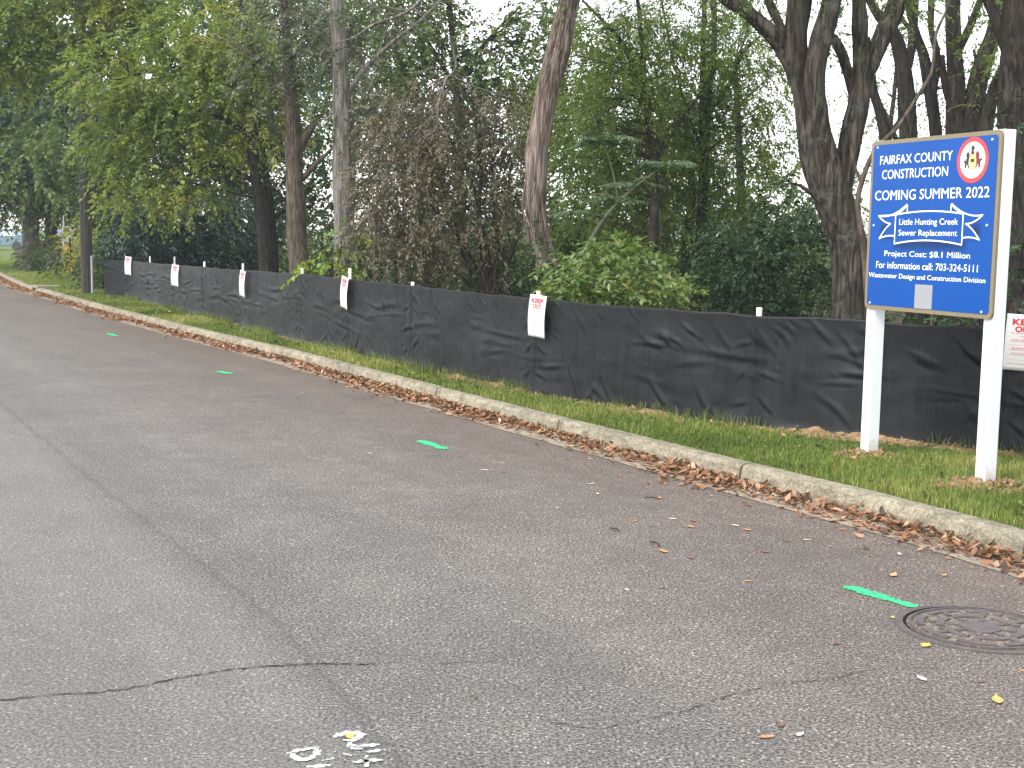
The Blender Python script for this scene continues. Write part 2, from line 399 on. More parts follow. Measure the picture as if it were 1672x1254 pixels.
# ------------------------------------------------------------------ road, kerb, verge
CURB = [(16, -22, 0), (10, -10, 0), (7.2, -3, 0), (5.9, 0, 0), (4.6, 3, 0), (3.72, 5, 0), (3.27, 6, 0), (2.83, 7.0, 0), (2.55, 7.58, 0), (2.2, 8.2, 0), (1.70, 9.04, 0),
        (1.31, 9.75, 0), (.77, 10.68, 0), (.14, 11.83, 0), (-.59, 13.15, 0), (-1.67, 15.15, 0), (-2.85, 17.35, 0), (-3.9, 19.1, 0), (-5.45, 21.8, 0),
        (-7.15, 24.8, 0), (-8.65, 27.5, 0), (-10.1, 30.3, 0), (-13.2, 36, 0), (-15.15, 40.15, 0), (-18.2, 46.7, 0), (-21.6, 54, 0), (-26.2, 64, 0), (-35, 82, 0), (-50, 112, 0), (-90, 190, 0)]
CL = smooth_line(np.array(CURB, float), .1, 1.9)           # back edge of the kerb
CS = arclen(CL)
CT = np.gradient(CL, axis=0); CT /= np.linalg.norm(CT, axis=1)[:, None]
CN = np.stack([-CT[:, 1], CT[:, 0], 0 * CT[:, 0]], 1)       # towards the road (left of travel away)
def curb_at(s, lat=0.0, z=0.0):
    s = np.asarray(s, float)
    p = np.stack([np.interp(s, CS, CL[:, k]) for k in range(3)], -1); n = np.stack([np.interp(s, CS, CN[:, k]) for k in range(3)], -1)
    n /= np.linalg.norm(n, axis=-1, keepdims=True)
    q = p + n * (np.asarray(lat)[..., None] if np.ndim(lat) else lat)
    q[..., 2] = z; return q
def s_near(x, y): return CS[np.argmin((CL[:, 0] - x) ** 2 + (CL[:, 1] - y) ** 2)]
CW = .13     # kerb width
VZ = .13     # verge height

# wide ground sheet
Vg = np.array([(-1500, -1500, -.12), (1500, -1500, -.12), (1500, 1500, -.12), (-1500, 1500, -.12)], float)
tag(mk('ground', Vg, [(0, 1, 2, 3)], M['ground']), kind='structure')
# road strip
ss = np.arange(0, CS[-1] - 1, .5); lats = np.array([CW + .30, 1, 2, 3, 4, 5, 6, 7, 8, 9.4])
G = np.stack([curb_at(ss, l, 0.0) for l in lats], 1)
uvr = np.stack([np.repeat(ss[:, None], len(lats), 1), np.repeat(lats[None], len(ss), 0)], -1).reshape(-1, 2)
road = tag(mk('road', G.reshape(-1, 3), grid_faces(len(ss), len(lats)), M['asphalt'], uv=uvr), kind='structure')
# gutter pan: slightly dished concrete strip against the kerb
gl = np.array([CW - .02, CW + .15, CW + .33]); gz = [.0, .002, .004]
sg = np.arange(0, CS[-1] - 1, .1)
G = np.stack([curb_at(sg, l + .012 * vnoise(np.stack([sg * 2, 0 * sg, 0 * sg], 1)) * (k == 2), z) for k, (l, z) in enumerate(zip(gl, gz))], 1)
tag(mk('gutter', G.reshape(-1, 3), grid_faces(len(sg), 3), M['gutter']), kind='structure')

# kerb: separate cast lengths with open joints
curb_root = empty('curb', (2, 8, 0)); curb_root['kind'] = 'structure'
prof = [(0.0, -.10), (0.0, VZ - .008), (.012, VZ), (CW - .030, VZ - .001), (CW - .012, VZ - .007), (CW - .003, VZ - .022), (CW + .008, .05), (CW + .012, -.03)]
prof = np.array(prof); pl = arclen(prof)
tt = np.linspace(0, pl[-1], 20); pr = np.stack([np.interp(tt, pl, prof[:, 0]), np.interp(tt, pl, prof[:, 1])], 1)
s_joint = s_near(1.70, 9.04); seg = 2.42
inlet = s_near(-12.3, 34.6)
k0 = int((s_joint - s_near(7.2, -3)) / seg); starts = [s_joint + k * seg for k in range(-k0, int((s_near(-35, 82) - s_joint) / seg))]
for s0 in starts:
    if abs(s0 + seg / 2 - inlet) < seg / 2:      # storm inlet here: shorter stone, gap beyond
        parts = [(s0, inlet - .45)] if inlet - .45 > s0 else []
        if s0 + seg > inlet + .45: parts.append((inlet + .45, s0 + seg))
    else: parts = [(s0, s0 + seg)]
    for a, b in parts:
        if b - a < .15: continue
        dist = np.linalg.norm(curb_at(np.array([a]))[0]); st = .03 if dist < 20 else .15
        sv_ = np.linspace(a + .011, b - .011, max(3, int((b - a) / st)))
        u = np.repeat(sv_[:, None], len(pr), 1); la = np.repeat(pr[None, :, 0], len(sv_), 0); zz = np.repeat(pr[None, :, 1], len(sv_), 0)
        nz = fbm(np.stack([u * 7, la * 30, zz * 30], -1).reshape(-1, 3), 3).reshape(u.shape)
        chip = np.clip(fbm(np.stack([u * 5 + 40, 0 * u, 0 * u], -1).reshape(-1, 3), 3).reshape(u.shape) - .25, 0, 1)
        edge = np.exp(-((la - (CW - .015)) / .02) ** 2) * (zz > .07)
        la2 = la + .004 * nz - .03 * chip * edge + rng.normal(0, .0)
        z2 = zz + .003 * nz * (zz > .05) - .022 * chip * edge + rng.uniform(-.003, .003)
        P = curb_at(u.ravel(), la2.ravel()); P[:, 2] = z2.ravel()
        F = grid_faces(len(sv_), len(pr)).tolist(); n0 = len(pr); L = len(sv_)
        F.append(list(range(n0))); F.append([(L - 1) * n0 + i for i in range(n0)][::-1])
        mk('curb_stone', P, F, M['curb'], curb_root, smooth=False)
# storm inlet
io = empty('storm_inlet', curb_at(np.array([inlet]), .06)[0], 'dark storm drain opening in the curb left of the utility pole', 'storm drain')
mb = MB(); a, b = inlet - .45, inlet + .45
q = lambda s, l, z: curb_at(np.array([s]), l, z)[0]
def prism(mb, s0, s1, l0, l1, z0, z1, n=4):
    for i in range(n):
        a_, b_ = s0 + (s1 - s0) * i / n, s0 + (s1 - s0) * (i + 1) / n
        V = [q(s, l, z) for s in (a_, b_) for l in (l0, l1) for z in (z0, z1)]
        mb.add(V, [(0, 1, 3, 2), (4, 6, 7, 5), (0, 4, 5, 1), (2, 3, 7, 6), (0, 2, 6, 4), (1, 5, 7, 3)])
prism(mb, a, b, -.45, CW + .01, VZ - .01, VZ + .05); mb.build('slab', M['curb'], io)
mb = MB(); prism(mb, a + .01, b - .01, -.44, -.02, -.09, VZ - .012); mb.build('opening', M['crack'], io)

# verge + lawn + wood floor: one sheet from the kerb back outwards
lat2 = -np.array([0.0, .3, .6, .9, 1.2, 1.5, 2, 3, 4, 6, 9, 13, 18, 25, 35, 60, 120])
s2 = np.r_[np.arange(0, s_near(-35, 82), .5), np.arange(s_near(-35, 82), CS[-1] - 1, 5)]
s2 = s2[s2 > s_near(7.2, -3)]
# the kerb bends: fan the far rows along a fixed direction so the sheet never folds
rows = []
for l in lat2:
    base = curb_at(s2, max(l, -1.5)); extra = min(0, l + 1.5)
    d = np.array([.86, .50, 0]); P = base - d * extra
    dz = .02 * np.clip(-l / 1.2, 0, 1) + .02 * fbm(np.stack([P[:, 0] * .7, P[:, 1] * .7, 0 * P[:, 0]], 1), 2) * np.clip(-l / .5, 0, 1)
    P[:, 2] = VZ - .015 + dz; rows.append(P)
G = np.stack(rows, 1)
tag(mk('verge', G.reshape(-1, 3), grid_faces(len(s2), len(lat2)), M['ground'], smooth=True), kind='structure')
def vz(x, y): return VZ + .005 + .02 * vnoise(np.stack([np.atleast_1d(x) * .7, np.atleast_1d(y) * .7, 0 * np.atleast_1d(x)], 1))

# ------------------------------------------------------------------ silt fence
FL_pts = [(9.5, 6.2, 0), (6.4, 7.9, 0), (4.6, 9.08, 0), (3.79, 9.62, 0), (3.3, 9.92, 0), (2.73, 10.30, 0), (2.08, 10.78, 0), (1.5, 11.28, 0), (.92, 12.0, 0), (.27, 12.86, 0), (-.37, 13.9, 0),
          (-1.19, 15.3, 0), (-2.13, 17.06, 0), (-3.17, 19.0, 0), (-4.44, 21.61, 0), (-6.52, 25.4, 0), (-8.80, 30.1, 0)]
FLn = smooth_line(np.array(FL_pts, float), .05, .9)
end = FLn[-1]
FLn = np.concatenate([FLn, resample(np.array([end, (-9.52, 30.75, 0)]), .05)[1:], resample(np.array([(-9.52, 30.75, 0), (-9.75, 34.5, 0)]), .1)[1:]])
FS = arclen(FLn)
FTt = np.gradient(FLn, axis=0); FTt /= np.linalg.norm(FTt, axis=1)[:, None]
FNn = np.stack([-FTt[:, 1], FTt[:, 0], 0 * FTt[:, 0]], 1)   # towards road
def fence_at(s, off=0.0, z=0.0):
    s = np.asarray(s, float); p = np.stack([np.interp(s, FS, FLn[:, k]) for k in range(3)], -1); n = np.stack([np.interp(s, FS, FNn[:, k]) for k in range(3)], -1)
    n /= np.linalg.norm(n, axis=-1, keepdims=True) + 1e-9
    r = p + n * (np.asarray(off)[..., None] if np.ndim(off) else off); r[..., 2] = z; return r
def fs_near(px, z=.15):
    # arc position whose image column is px
    v = np.stack([FLn[:, 0], FLn[:, 1], np.full(len(FLn), .6)], 1) - CAMP
    x = 836 + FPX * (v @ _R) / (v @ _F); x[(v @ _F) < .5] = 1e9
    return FS[np.argmin(np.abs(x - px) + (np.arange(len(x)) > len(x) - 40) * 50)]
topY = np.array([6, 9.9, 12.9, 17, 18.7, 21.6, 25.4, 29.9, 30.7, 35]); topZ = np.array([1.07, 1.07, 1.068, 1.10, 1.10, 1.05, 1.02, .985, .96, .95])
def ftop(s): return np.interp(np.interp(s, FS, FLn[:, 1]), topY, topZ)
stakes_px = [210, 245, 285, 333, 397, 493, 571, 672, 876, 1233, 1648]
stake_up = [.06, .12, .15, .09, .10, .08, .12, .035, .07, .05, .03]
S_st = [fs_near(p) for p in stakes_px]
fence = empty('silt_fence', fence_at(S_st[8], 0, .13), 'long black fabric silt fence strung on white tipped stakes along the grass verge', 'fence')

def fabric(s0, s1, name, seed, off=0.0):
    r = np.random.default_rng(seed)
    s = [s0]
    while s[-1] < s1:
        y = np.interp(s[-1], FS, FLn[:, 1]); s.append(s[-1] + (.018 if y < 18 else .035))
    s = np.array(s); nt = 52; t = np.linspace(0, 1, nt)
    Sg, Tg = np.meshgrid(s, t, indexing='ij'); H = (ftop(s) - .12)[:, None]
    zt = Tg * H                                   # metres above the ground
    D = .014 * fbm(np.stack([Sg * .9, zt * 1.2, 0 * Sg], -1).reshape(-1, 3), 3).reshape(Sg.shape)
    top = H
    L = s1 - s0
    def fold(cs, cz, ang, ln, wd, amp, curve=0.0):
        i0, i1 = np.searchsorted(s, [cs - ln - .1, cs + ln + .1])
        if i1 <= i0: return
        x = Sg[i0:i1] - cs; z = zt[i0:i1] - cz
        u = x * math.cos(ang) + z * math.sin(ang); w = -x * math.sin(ang) + z * math.cos(ang) + curve * u * u
        D[i0:i1] += amp * np.exp(-(u / ln) ** 2 * 2.2) * (np.exp(-(w / wd) ** 2) - .55 * np.exp(-((w + wd * 1.4) / (wd * 1.1)) ** 2))
    # image right = decreasing s.  top folds run down from each tie towards the right
    for _ in range(int(L * 5.5)):
        c = r.uniform(s0, s1); y = np.interp(c, FS, FLn[:, 1]); a = r.uniform(.7, 1.35) if y > 13 else r.uniform(.25, 1.0)
        fold(c, .93 - r.uniform(.02, .30), a, *((r.uniform(.08, .20), r.uniform(.010, .022), r.uniform(.006, .018)) if y > 13 else (r.uniform(.10, .26), r.uniform(.014, .034), r.uniform(.005, .018))), r.uniform(-.8, .8))
    for _ in range(int(L * 3.6)):                  # slack horizontal creases at mid height
        c = r.uniform(s0, s1); fold(c, r.uniform(.30, .70), r.uniform(-.14, .14), r.uniform(.15, .60), r.uniform(.014, .036), r.uniform(.004, .011), r.uniform(-.2, .2))
    for _ in range(int(L * 2.4)):                  # diagonal gathers near the foot
        c = r.uniform(s0, s1); fold(c, r.uniform(.05, .32), r.choice([-1, 1], p=[.2, .8]) * r.uniform(.45, 1.2), r.uniform(.10, .28), r.uniform(.014, .032), r.uniform(.006, .018), r.uniform(-.8, .8))
    for _ in range(int(L * .9)):                   # small sharp puckers in a row at mid height
        c = r.uniform(s0, s1)
        for a in (-.5, -.15, .2, .6): fold(c, .50 + r.uniform(-.03, .03), a, .045, .006, .006)
    for _ in range(int(L * 3)):                    # small creases anywhere
        c = r.uniform(s0, s1); fold(c, r.uniform(.1, .9), r.uniform(-1.4, 1.4), r.uniform(.04, .10), r.uniform(.006, .012), r.uniform(.002, .006))
    for k, st in enumerate(S_st):                  # pulled flat against each stake, gathered beside it
        if s0 - .3 < st < s1 + .3:
            D += .014 * np.exp(-((Sg - st) / .022) ** 2)
            for _ in range(7):
                c = st - r.uniform(.04, .30); fold(c, .93 - r.uniform(0, .22), r.uniform(.5, 1.3), r.uniform(.08, .2), r.uniform(.010, .02), r.uniform(.006, .016), .5)
            for dx in (-.10, -.05, .045, .09, .15):
                fold(st + dx + r.normal(0, .01), r.uniform(.35, .6), PI / 2 + r.normal(0, .06), r.uniform(.35, .6), r.uniform(.008, .016), r.uniform(.004, .009))
            for z in (.2, .45, .7):
                fold(st - .12, z, r.uniform(.2, .9), .12, .018, .012); fold(st + .12, z, r.uniform(-.9, -.2), .10, .018, .010)
    D += .035 * np.exp(-zt / .05) * (1 + .8 * vnoise(np.stack([Sg * 4, 0 * Sg, 0 * Sg], -1).reshape(-1, 3)).reshape(Sg.shape))   # foot kicks out
    D += .0022 * vnoise(np.stack([Sg * 22, zt * 1.5, 0 * Sg], -1).reshape(-1, 3)).reshape(Sg.shape) + .002 * vnoise(np.stack([Sg * 6, zt * 14, 0 * Sg + 5], -1).reshape(-1, 3)).reshape(Sg.shape)
    D = np.maximum(D, -.014)
    sag = .018 * np.abs(vnoise(np.stack([s * 1.6, 0 * s, 0 * s], 1)))[:, None] * (Tg ** 3)
    P = fence_at(Sg.ravel(), D.ravel() + off + .03); P[:, 2] = (.12 + zt - sag + .012 * (Tg < .001) * vnoise(np.stack([Sg * 5, 0 * Sg, 0 * Sg], -1).reshape(-1, 3)).reshape(Sg.shape)).ravel()
    uv = np.stack([Sg * 1.0, zt], -1).reshape(-1, 2)
    o = mk(name, P, grid_faces(len(s), nt), M['fabric'], fence, uv=uv, smooth=True)
    so = o.modifiers.new('thickness', 'SOLIDIFY'); so.thickness = .002; so.offset = -1
    return o
s_break = fs_near(1640)
fabric(s_break - .12, FS[-1] - .05, 'fabric_roll', 5)
fabric(.2, s_break, 'fabric_roll', 9, .018)
for k, (st, up) in enumerate(zip(S_st, stake_up)):
    mb = MB(); c = fence_at(np.array([st]), -.006)[0]; tn = np.array([np.interp(st, FS, FTt[:, j]) for j in range(3)]); nn = np.array([-tn[1], tn[0], 0])
    zt_ = ftop(st) + up; mb.box((c[0], c[1], zt_ / 2), tn * .021, nn * .013, (0, 0, zt_ / 2))
    bevel(mb.build('stake', M['stake'], fence), .003, 1)
    for z in (.42, .6, .9):                         # fabric staple heads
        pass

# notices hung on stakes
def text_mesh(txt, bold=.0):
    c = bpy.data.curves.new('text', 'FONT'); c.body = txt; c.size = 1; c.offset = bold; c.resolution_u = 3; c.fill_mode = 'FRONT'
    o = bpy.data.objects.new('text', c); scene.collection.objects.link(o)
    dg = bpy.context.evaluated_depsgraph_get(); me = bpy.data.meshes.new_from_object(o.evaluated_get(dg))
    V = np.array([v.co[:] for v in me.vertices]); F = [list(p.vertices) for p in me.polygons]
    bpy.data.objects.remove(o); bpy.data.curves.remove(c); bpy.data.meshes.remove(me)
    return V, F
notice_specs = [
    (210, 419, .41, .045, 'narrow white keep out notice, leftmost of all, hung at the far fence corner'),
    (287, 432, .41, .07, 'white keep out notice second from the left, on a tall white stake behind the grass'),
    (397, 442, .42, .10, 'white keep out notice third from the left on the black fence'),
    (564, 452, .41, .12, 'tilted white keep out notice beside the bright yellow-green leafy shoots'),
    (879, 482, .41, .05, 'legible white and red keep out notice at the foot of the shaggy vine-covered trunk'),
    (1672, 514, .41, .03, 'white keep out notice right of the big blue sign, cut by the photo edge')]
yaw_off = [.35, .25, .05, -.05, 0, .0]
for k, (px, py, hh, tilt, lab) in enumerate(notice_specs):
    _s = np.arange(.3, FS[-1] - 4.8, .01); _c = fence_at(_s, .085, .8); _v = _c - CAMP
    st = _s[np.argmin(np.abs(836 + FPX * (_v @ _R) / (_v @ _F) - px))]; c = fence_at(np.array([st]), .085)[0]
    tn = np.array([np.interp(st, FS, FTt[:, j]) for j in range(3)]); X = -tn; X[2] = 0; X /= np.linalg.norm(X)
    a = yaw_off[k]; X = np.array([X[0] * math.cos(a) - X[1] * math.sin(a), X[0] * math.sin(a) + X[1] * math.cos(a), 0]); Nn = np.array([X[1], -X[0], 0]); 
    if Nn @ (CAMP - c) < 0: Nn = -Nn
    Z = np.array([0, 0, 1.0]); X2 = X * math.cos(tilt) - Z * math.sin(tilt); Z2 = Z * math.cos(tilt) + X * math.sin(tilt)
    ztop = at(px, py, c[1])[2]; W = .27
    O = np.array([c[0], c[1], ztop]) - Z2 * hh - X2 * W / 2
    root = empty('keep_out_notice', O, lab, 'notice', 'keep out notices hung along the silt fence')
    def NB(u, v, off=0.0):
        u = np.atleast_1d(u).astype(float); v = np.atleast_1d(v).astype(float)
        bow = .016 * np.sin(PI * v) + .004 * np.cos(2 * PI * u) * (1 - v)
        return O + X2 * (u * W)[:, None] + Z2 * (v * hh)[:, None] + Nn * (bow + off)[:, None]
    u, v = np.meshgrid(np.linspace(0, 1, 9), np.linspace(0, 1, 15), indexing='ij')
    card = mk('card', NB(u.ravel(), v.ravel()), grid_faces(9, 15), M['notice'], root, smooth=True)
    so = card.modifiers.new('thickness', 'SOLIDIFY'); so.thickness = .003; so.offset = 0
    def put(name, txt, u0, u1, v0, v1, mat, bold=.03):
        V, F = text_mesh(txt, bold); lo, hi = V.min(0), V.max(0)
        uu = u0 + (V[:, 0] - lo[0]) / (hi[0] - lo[0]) * (u1 - u0); vv = v0 + (V[:, 1] - lo[1]) / (hi[1] - lo[1]) * (v1 - v0)
        return mk(name, NB(uu, vv, .0050), F, mat, root)
    put('lettering', 'KEEP', .16, .84, .81, .92, M['red'], .035); put('lettering', 'OUT', .24, .76, .685, .79, M['red'], .035)
    mb = MB()
    def bar(u0, u1, v, h=.006):
        n = 6; uu = np.linspace(u0, u1, n); P = np.concatenate([NB(uu, np.full(n, v - h), .0046), NB(uu, np.full(n, v + h), .0046)])
        mb.add(P, [(i, i + 1, n + i + 1, n + i) for i in range(n - 1)])
    rr = np.random.default_rng(k)
    for v, u0, u1, dash in ((.665, .14, .86, 1), (.61, .36, .60, 1), (.55, .2, .8, 1), (.525, .16, .84, 1), (.455, .08, .92, 0), (.40, .2, .8, 2), (.37, .14, .86, 1), (.31, .2, .8, 1), (.28, .16, .84, 1), (.19, .08, .92, 0), (.12, .12, .6, 1)):
        if dash == 0: bar(u0, u1, v, .002)
        else:
            x = u0
            while x < u1:
                w = rr.uniform(.04, .12); bar(x, min(u1, x + w), v, .009 if dash == 2 else .006); x += w + .025
    mb.build('fine_print', M['pink'], root)

# soil scraps along the fence foot
mbs = AB()
smax = fs_near(195)
sa = np.arange(.3, smax, .04); la = np.linspace(-.02, 1, 8)
wid = .05 + .17 * np.clip(fbm(np.stack([sa * 1.1 + 3, 0 * sa, 0 * sa], 1), 3) + .02, 0, 1.2)
Sg, Lg = np.meshgrid(sa, la, indexing='ij')
off = .02 + Lg * wid[:, None]
hgt = (.042 * (1 - np.clip(Lg, 0, 1)) ** .7 * np.clip(wid[:, None] * 5, .3, 1.1)) * (1 + .8 * fbm(np.stack([Sg * 9, Lg * 3, 0 * Sg], -1).reshape(-1, 3), 3).reshape(Sg.shape)) - .012 * (Lg > .9) - .008
P = fence_at(Sg.ravel(), off.ravel()); P[:, 2] = VZ + .008 + hgt.ravel()
tag(mk('soil_bank', P, grid_faces(len(sa), len(la)), M['soil']), kind='structure')
# crumbs of clay
def clods(name, centers, sizes, mat, parent=None):
    n = len(centers); t = np.array([(0, 0, 1), (1, 0, 0), (0, 1, 0), (-1, 0, 0), (0, -1, 0), (0, 0, -1)], float)
    F = np.array([(0, 1, 2), (0, 2, 3), (0, 3, 4), (0, 4, 1), (5, 2, 1), (5, 3, 2), (5, 4, 3), (5, 1, 4)])
    V = centers[:, None] + (t[None] * rng.uniform(.5, 1.2, (n, 6, 3)) + rng.normal(0, .15, (n, 6, 3))) * sizes[:, None, None]
    FF = (F[None] + (np.arange(n) * 6)[:, None, None]).reshape(-1, 3)
    return mk(name, V.reshape(-1, 3), FF, mat, parent)
n = 4500; s = rng.uniform(.3, smax, n); w = np.interp(s, sa, wid); o_ = .02 + rng.uniform(0, 1, n) ** 1.6 * w * 1.2
C_ = fence_at(s, o_); C_[:, 2] = VZ + .012 + .03 * np.clip(1 - o_ / w, 0, 1)
tag(clods('clay_crumbs', C_, rng.uniform(.005, .018, n), M['soil']), kind='stuff')

# ------------------------------------------------------------------ grass blades
def blades(name, P, hgt, wid, v, mat, parent=None, lean=.5):
    n = len(P); a = rng.uniform(0, 2 * PI, n); b = rng.uniform(0, 2 * PI, n); l = hgt * rng.uniform(.1, lean, n)
    d = np.stack([np.cos(a), np.sin(a), 0 * a], 1); w = np.stack([np.cos(b), np.sin(b), 0 * b], 1) * wid[:, None]
    V = np.empty((n, 5, 3)); V[:, 0] = P - w; V[:, 1] = P + w
    mid = P + d * (l * .35)[:, None]; mid[:, 2] += hgt * .6
    V[:, 2] = mid + w * .7; V[:, 3] = mid - w * .7; V[:, 4] = P + d * l[:, None]; V[:, 4, 2] += hgt * rng.uniform(.75, 1.05, n)
    F = (np.array([(0, 1, 2), (0, 2, 3), (3, 2, 4)])[None] + (np.arange(n) * 5)[:, None, None]).reshape(-1, 3)
    return mk(name, V.reshape(-1, 3), F, mat, parent, attr=np.repeat(v, 3))
def verge_pts(n, y0, y1):
    s = rng.uniform(s_near(*CL[np.argmin(abs(CL[:, 1] - y0))][:2]), s_near(*CL[np.argmin(abs(CL[:, 1] - y1))][:2]), n)
    return s
# lateral room up to the fence
fy = FLn[:-90]
def fence_gap(P):
    out = np.empty(len(P))
    for i in range(0, len(P), 4000):
        q_ = P[i:i + 4000]; out[i:i + 4000] = np.sqrt(((q_[:, None, :2] - fy[None, ::6, :2]) ** 2).sum(-1)).min(1)
    return out
Ps = []; 
sA = s_near(4.6, 3); sB = s_near(-10.6, 31.5)
n = 270000
s = sA + (sB - sA) * rng.uniform(0, 1, n) ** 1.55; latv = -rng.uniform(0.005, 2.6, n)
P = curb_at(s, latv)
# which side of the fence: compare with the fence line by signed distance
gap = fence_gap(P)
ci = np.array([np.argmin((fy[::6, 0] - x) ** 2 + (fy[::6, 1] - y) ** 2) for x, y in curb_at(np.linspace(sA, sB, 200))[:, :2]])
wv = np.sqrt(((curb_at(np.linspace(sA, sB, 200))[:, :2] - fy[::6][ci][:, :2]) ** 2).sum(1))
room = np.interp(s, np.linspace(sA, sB, 200), wv)
msk = (-latv < room - .02)
bare = fbm(np.stack([P[:, 0] * 1.3, P[:, 1] * 1.3, 0 * P[:, 0]], 1), 3)
msk &= rng.uniform(0, 1, n) < np.clip((gap - .06) / .16, .06, 1) * np.clip(1.15 - np.clip(bare, 0, 1) * .8, .3, 1)
P = P[msk]; gapm = gap[msk]; lv = latv[msk]
patch = fbm(np.stack([P[:, 0] * .9 + 5, P[:, 1] * .9, 0 * P[:, 0]], 1), 4)
P[:, 2] = VZ - .01
hg = rng.uniform(.03, .075, len(P)) * (1 + .35 * patch) * np.where(lv > -.06, .8, 1); D_ = np.linalg.norm(P, axis=1)
wd = .0016 + .00022 * D_
tag(blades('grass', P, hg, wd, np.clip(.45 + .42 * patch + rng.normal(0, .17, len(P)), 0, 1), LM['grass']), kind='stuff')
# taller tufts against the fence foot
n = 5000; s = rng.uniform(.3, fs_near(195), n); s = s[fbm(np.stack([s * 1.1, 0 * s, 0 * s + 3], 1), 2) > -.1]; P = fence_at(s, rng.uniform(.05, .16, len(s))); P[:, 2] = VZ - .005
tag(blades('grass_tufts', P, rng.uniform(.06, .17, len(P)), np.full(len(P), .0028), rng.uniform(.1, .6, len(P)), LM['grass'], lean=.7), kind='stuff')
# lawn beyond the fence corner
n = 90000
s = rng.uniform(s_near(-9.5, 29), s_near(-26, 64), n); l = -rng.uniform(0.01, 1, n) ** 1.1 * 12
P = curb_at(s, l); P[:, 2] = VZ
v_ = P - CAMP; x = 836 + FPX * (v_ @ _R) / (v_ @ _F); keep = (x > -120) & ((x < 182) | (P[:, 1] < 29.2) & (x < 175)); P = P[keep]
patch = fbm(np.stack([P[:, 0] * .25, P[:, 1] * .25, 0 * P[:, 0]], 1), 3)
tag(blades('lawn_grass', P, rng.uniform(.04, .08, len(P)), np.full(len(P), .010), np.clip(.5 + .3 * patch + rng.normal(0, .15, len(P)), 0, 1), LM['grass']), kind='stuff')

# ------------------------------------------------------------------ leaves on the ground
def curled(P, size, yaw, pitch, roll_, v, seg=3):
    """curled dead leaves: pointed oval, 6 triangles, cupped"""
    n = len(P); L = np.array([(-1, 0, .10), (-.35, .42, .22), (.35, .38, .20), (1, 0, .28), (.35, -.38, .16), (-.35, -.42, .24), (0, 0, 0)], float)
    F = np.array([(0, 6, 1), (1, 6, 2), (2, 6, 3), (3, 6, 4), (4, 6, 5), (5, 6, 0)])
    V = np.repeat(L[None], n, 0) * rng.uniform(.8, 1.2, (n, 7, 3)); V[:, :, 2] *= rng.uniform(.0, 1.6, n)[:, None]; V[:, :, 1] *= rng.uniform(.7, 1.3, n)[:, None]
    V *= size[:, None, None]
    cr, sr = np.cos(roll_)[:, None], np.sin(roll_)[:, None]; y_, z_ = V[:, :, 1] * cr - V[:, :, 2] * sr, V[:, :, 1] * sr + V[:, :, 2] * cr
    cp, sp = np.cos(pitch)[:, None], np.sin(pitch)[:, None]; x_, z2 = V[:, :, 0] * cp - z_ * sp, V[:, :, 0] * sp + z_ * cp
    cy, sy = np.cos(yaw)[:, None], np.sin(yaw)[:, None]
    W = np.stack([x_ * cy - y_ * sy, x_ * sy + y_ * cy, z2], -1); W[:, :, 2] -= W[:, :, 2].min(1)[:, None]
    V = W + P[:, None]
    return V.reshape(-1, 3), (F[None] + (np.arange(n) * 7)[:, None, None]).reshape(-1, 3), np.repeat(v, 6)
def litter(name, P, smin, smax_, tilt, mat):
    n = len(P); V, F, a = curled(P, rng.uniform(smin, smax_, n), rng.uniform(0, 2 * PI, n), rng.normal(0, tilt, n), rng.normal(0, tilt, n), np.clip(rng.normal(.5, .25, n), 0, 1))
    return tag(mk(name, V, F, mat, attr=a), kind='stuff')
n = 34000
s = sA + (s_near(-20, 50) - sA) * rng.uniform(0, 1, n) ** 1.5
dens = fbm(np.stack([s * .9, 0 * s, 0 * s + 9], 1), 3)
wl = np.interp(np.interp(s, CS, CL[:, 1]), [3, 9, 12, 17, 30], [.42, .34, .22, .24, .20]) * (1 + .35 * dens)
l = CW + .015 + np.abs(rng.normal(0, .55, n)) * wl
keep = rng.uniform(0, 1, n) < np.clip(.75 + dens, .35, 1); s, l, wl = s[keep], l[keep], wl[keep]
P = curb_at(s, l); P[:, 2] = .004 + rng.uniform(0, 1, len(s)) * .045 * np.clip(1 - (l - CW) / (wl * .9), 0, 1)
litter('leaf_litter', P, .014, .040, .33, LM['litter'])
# crumbs and bits spread thinly across the lane next to the gutter
n = 1500; s = sA + (s_near(-15, 40) - sA) * rng.uniform(0, 1, n) ** 1.4; l = CW + .25 + rng.exponential(.55, n)
P = curb_at(s, l); P[:, 2] = .002; litter('leaf_crumbs', P, .004, .011, .25, LM['litter'])
# a few on the verge
n = 500; s = sA + (sB - sA) * rng.uniform(0, 1, n) ** 1.3; P = curb_at(s, -rng.uniform(0, 1.1, n)); P[:, 2] = VZ + .035; litter('verge_leaf_litter', P, .010, .026, .5, LM['litter'])

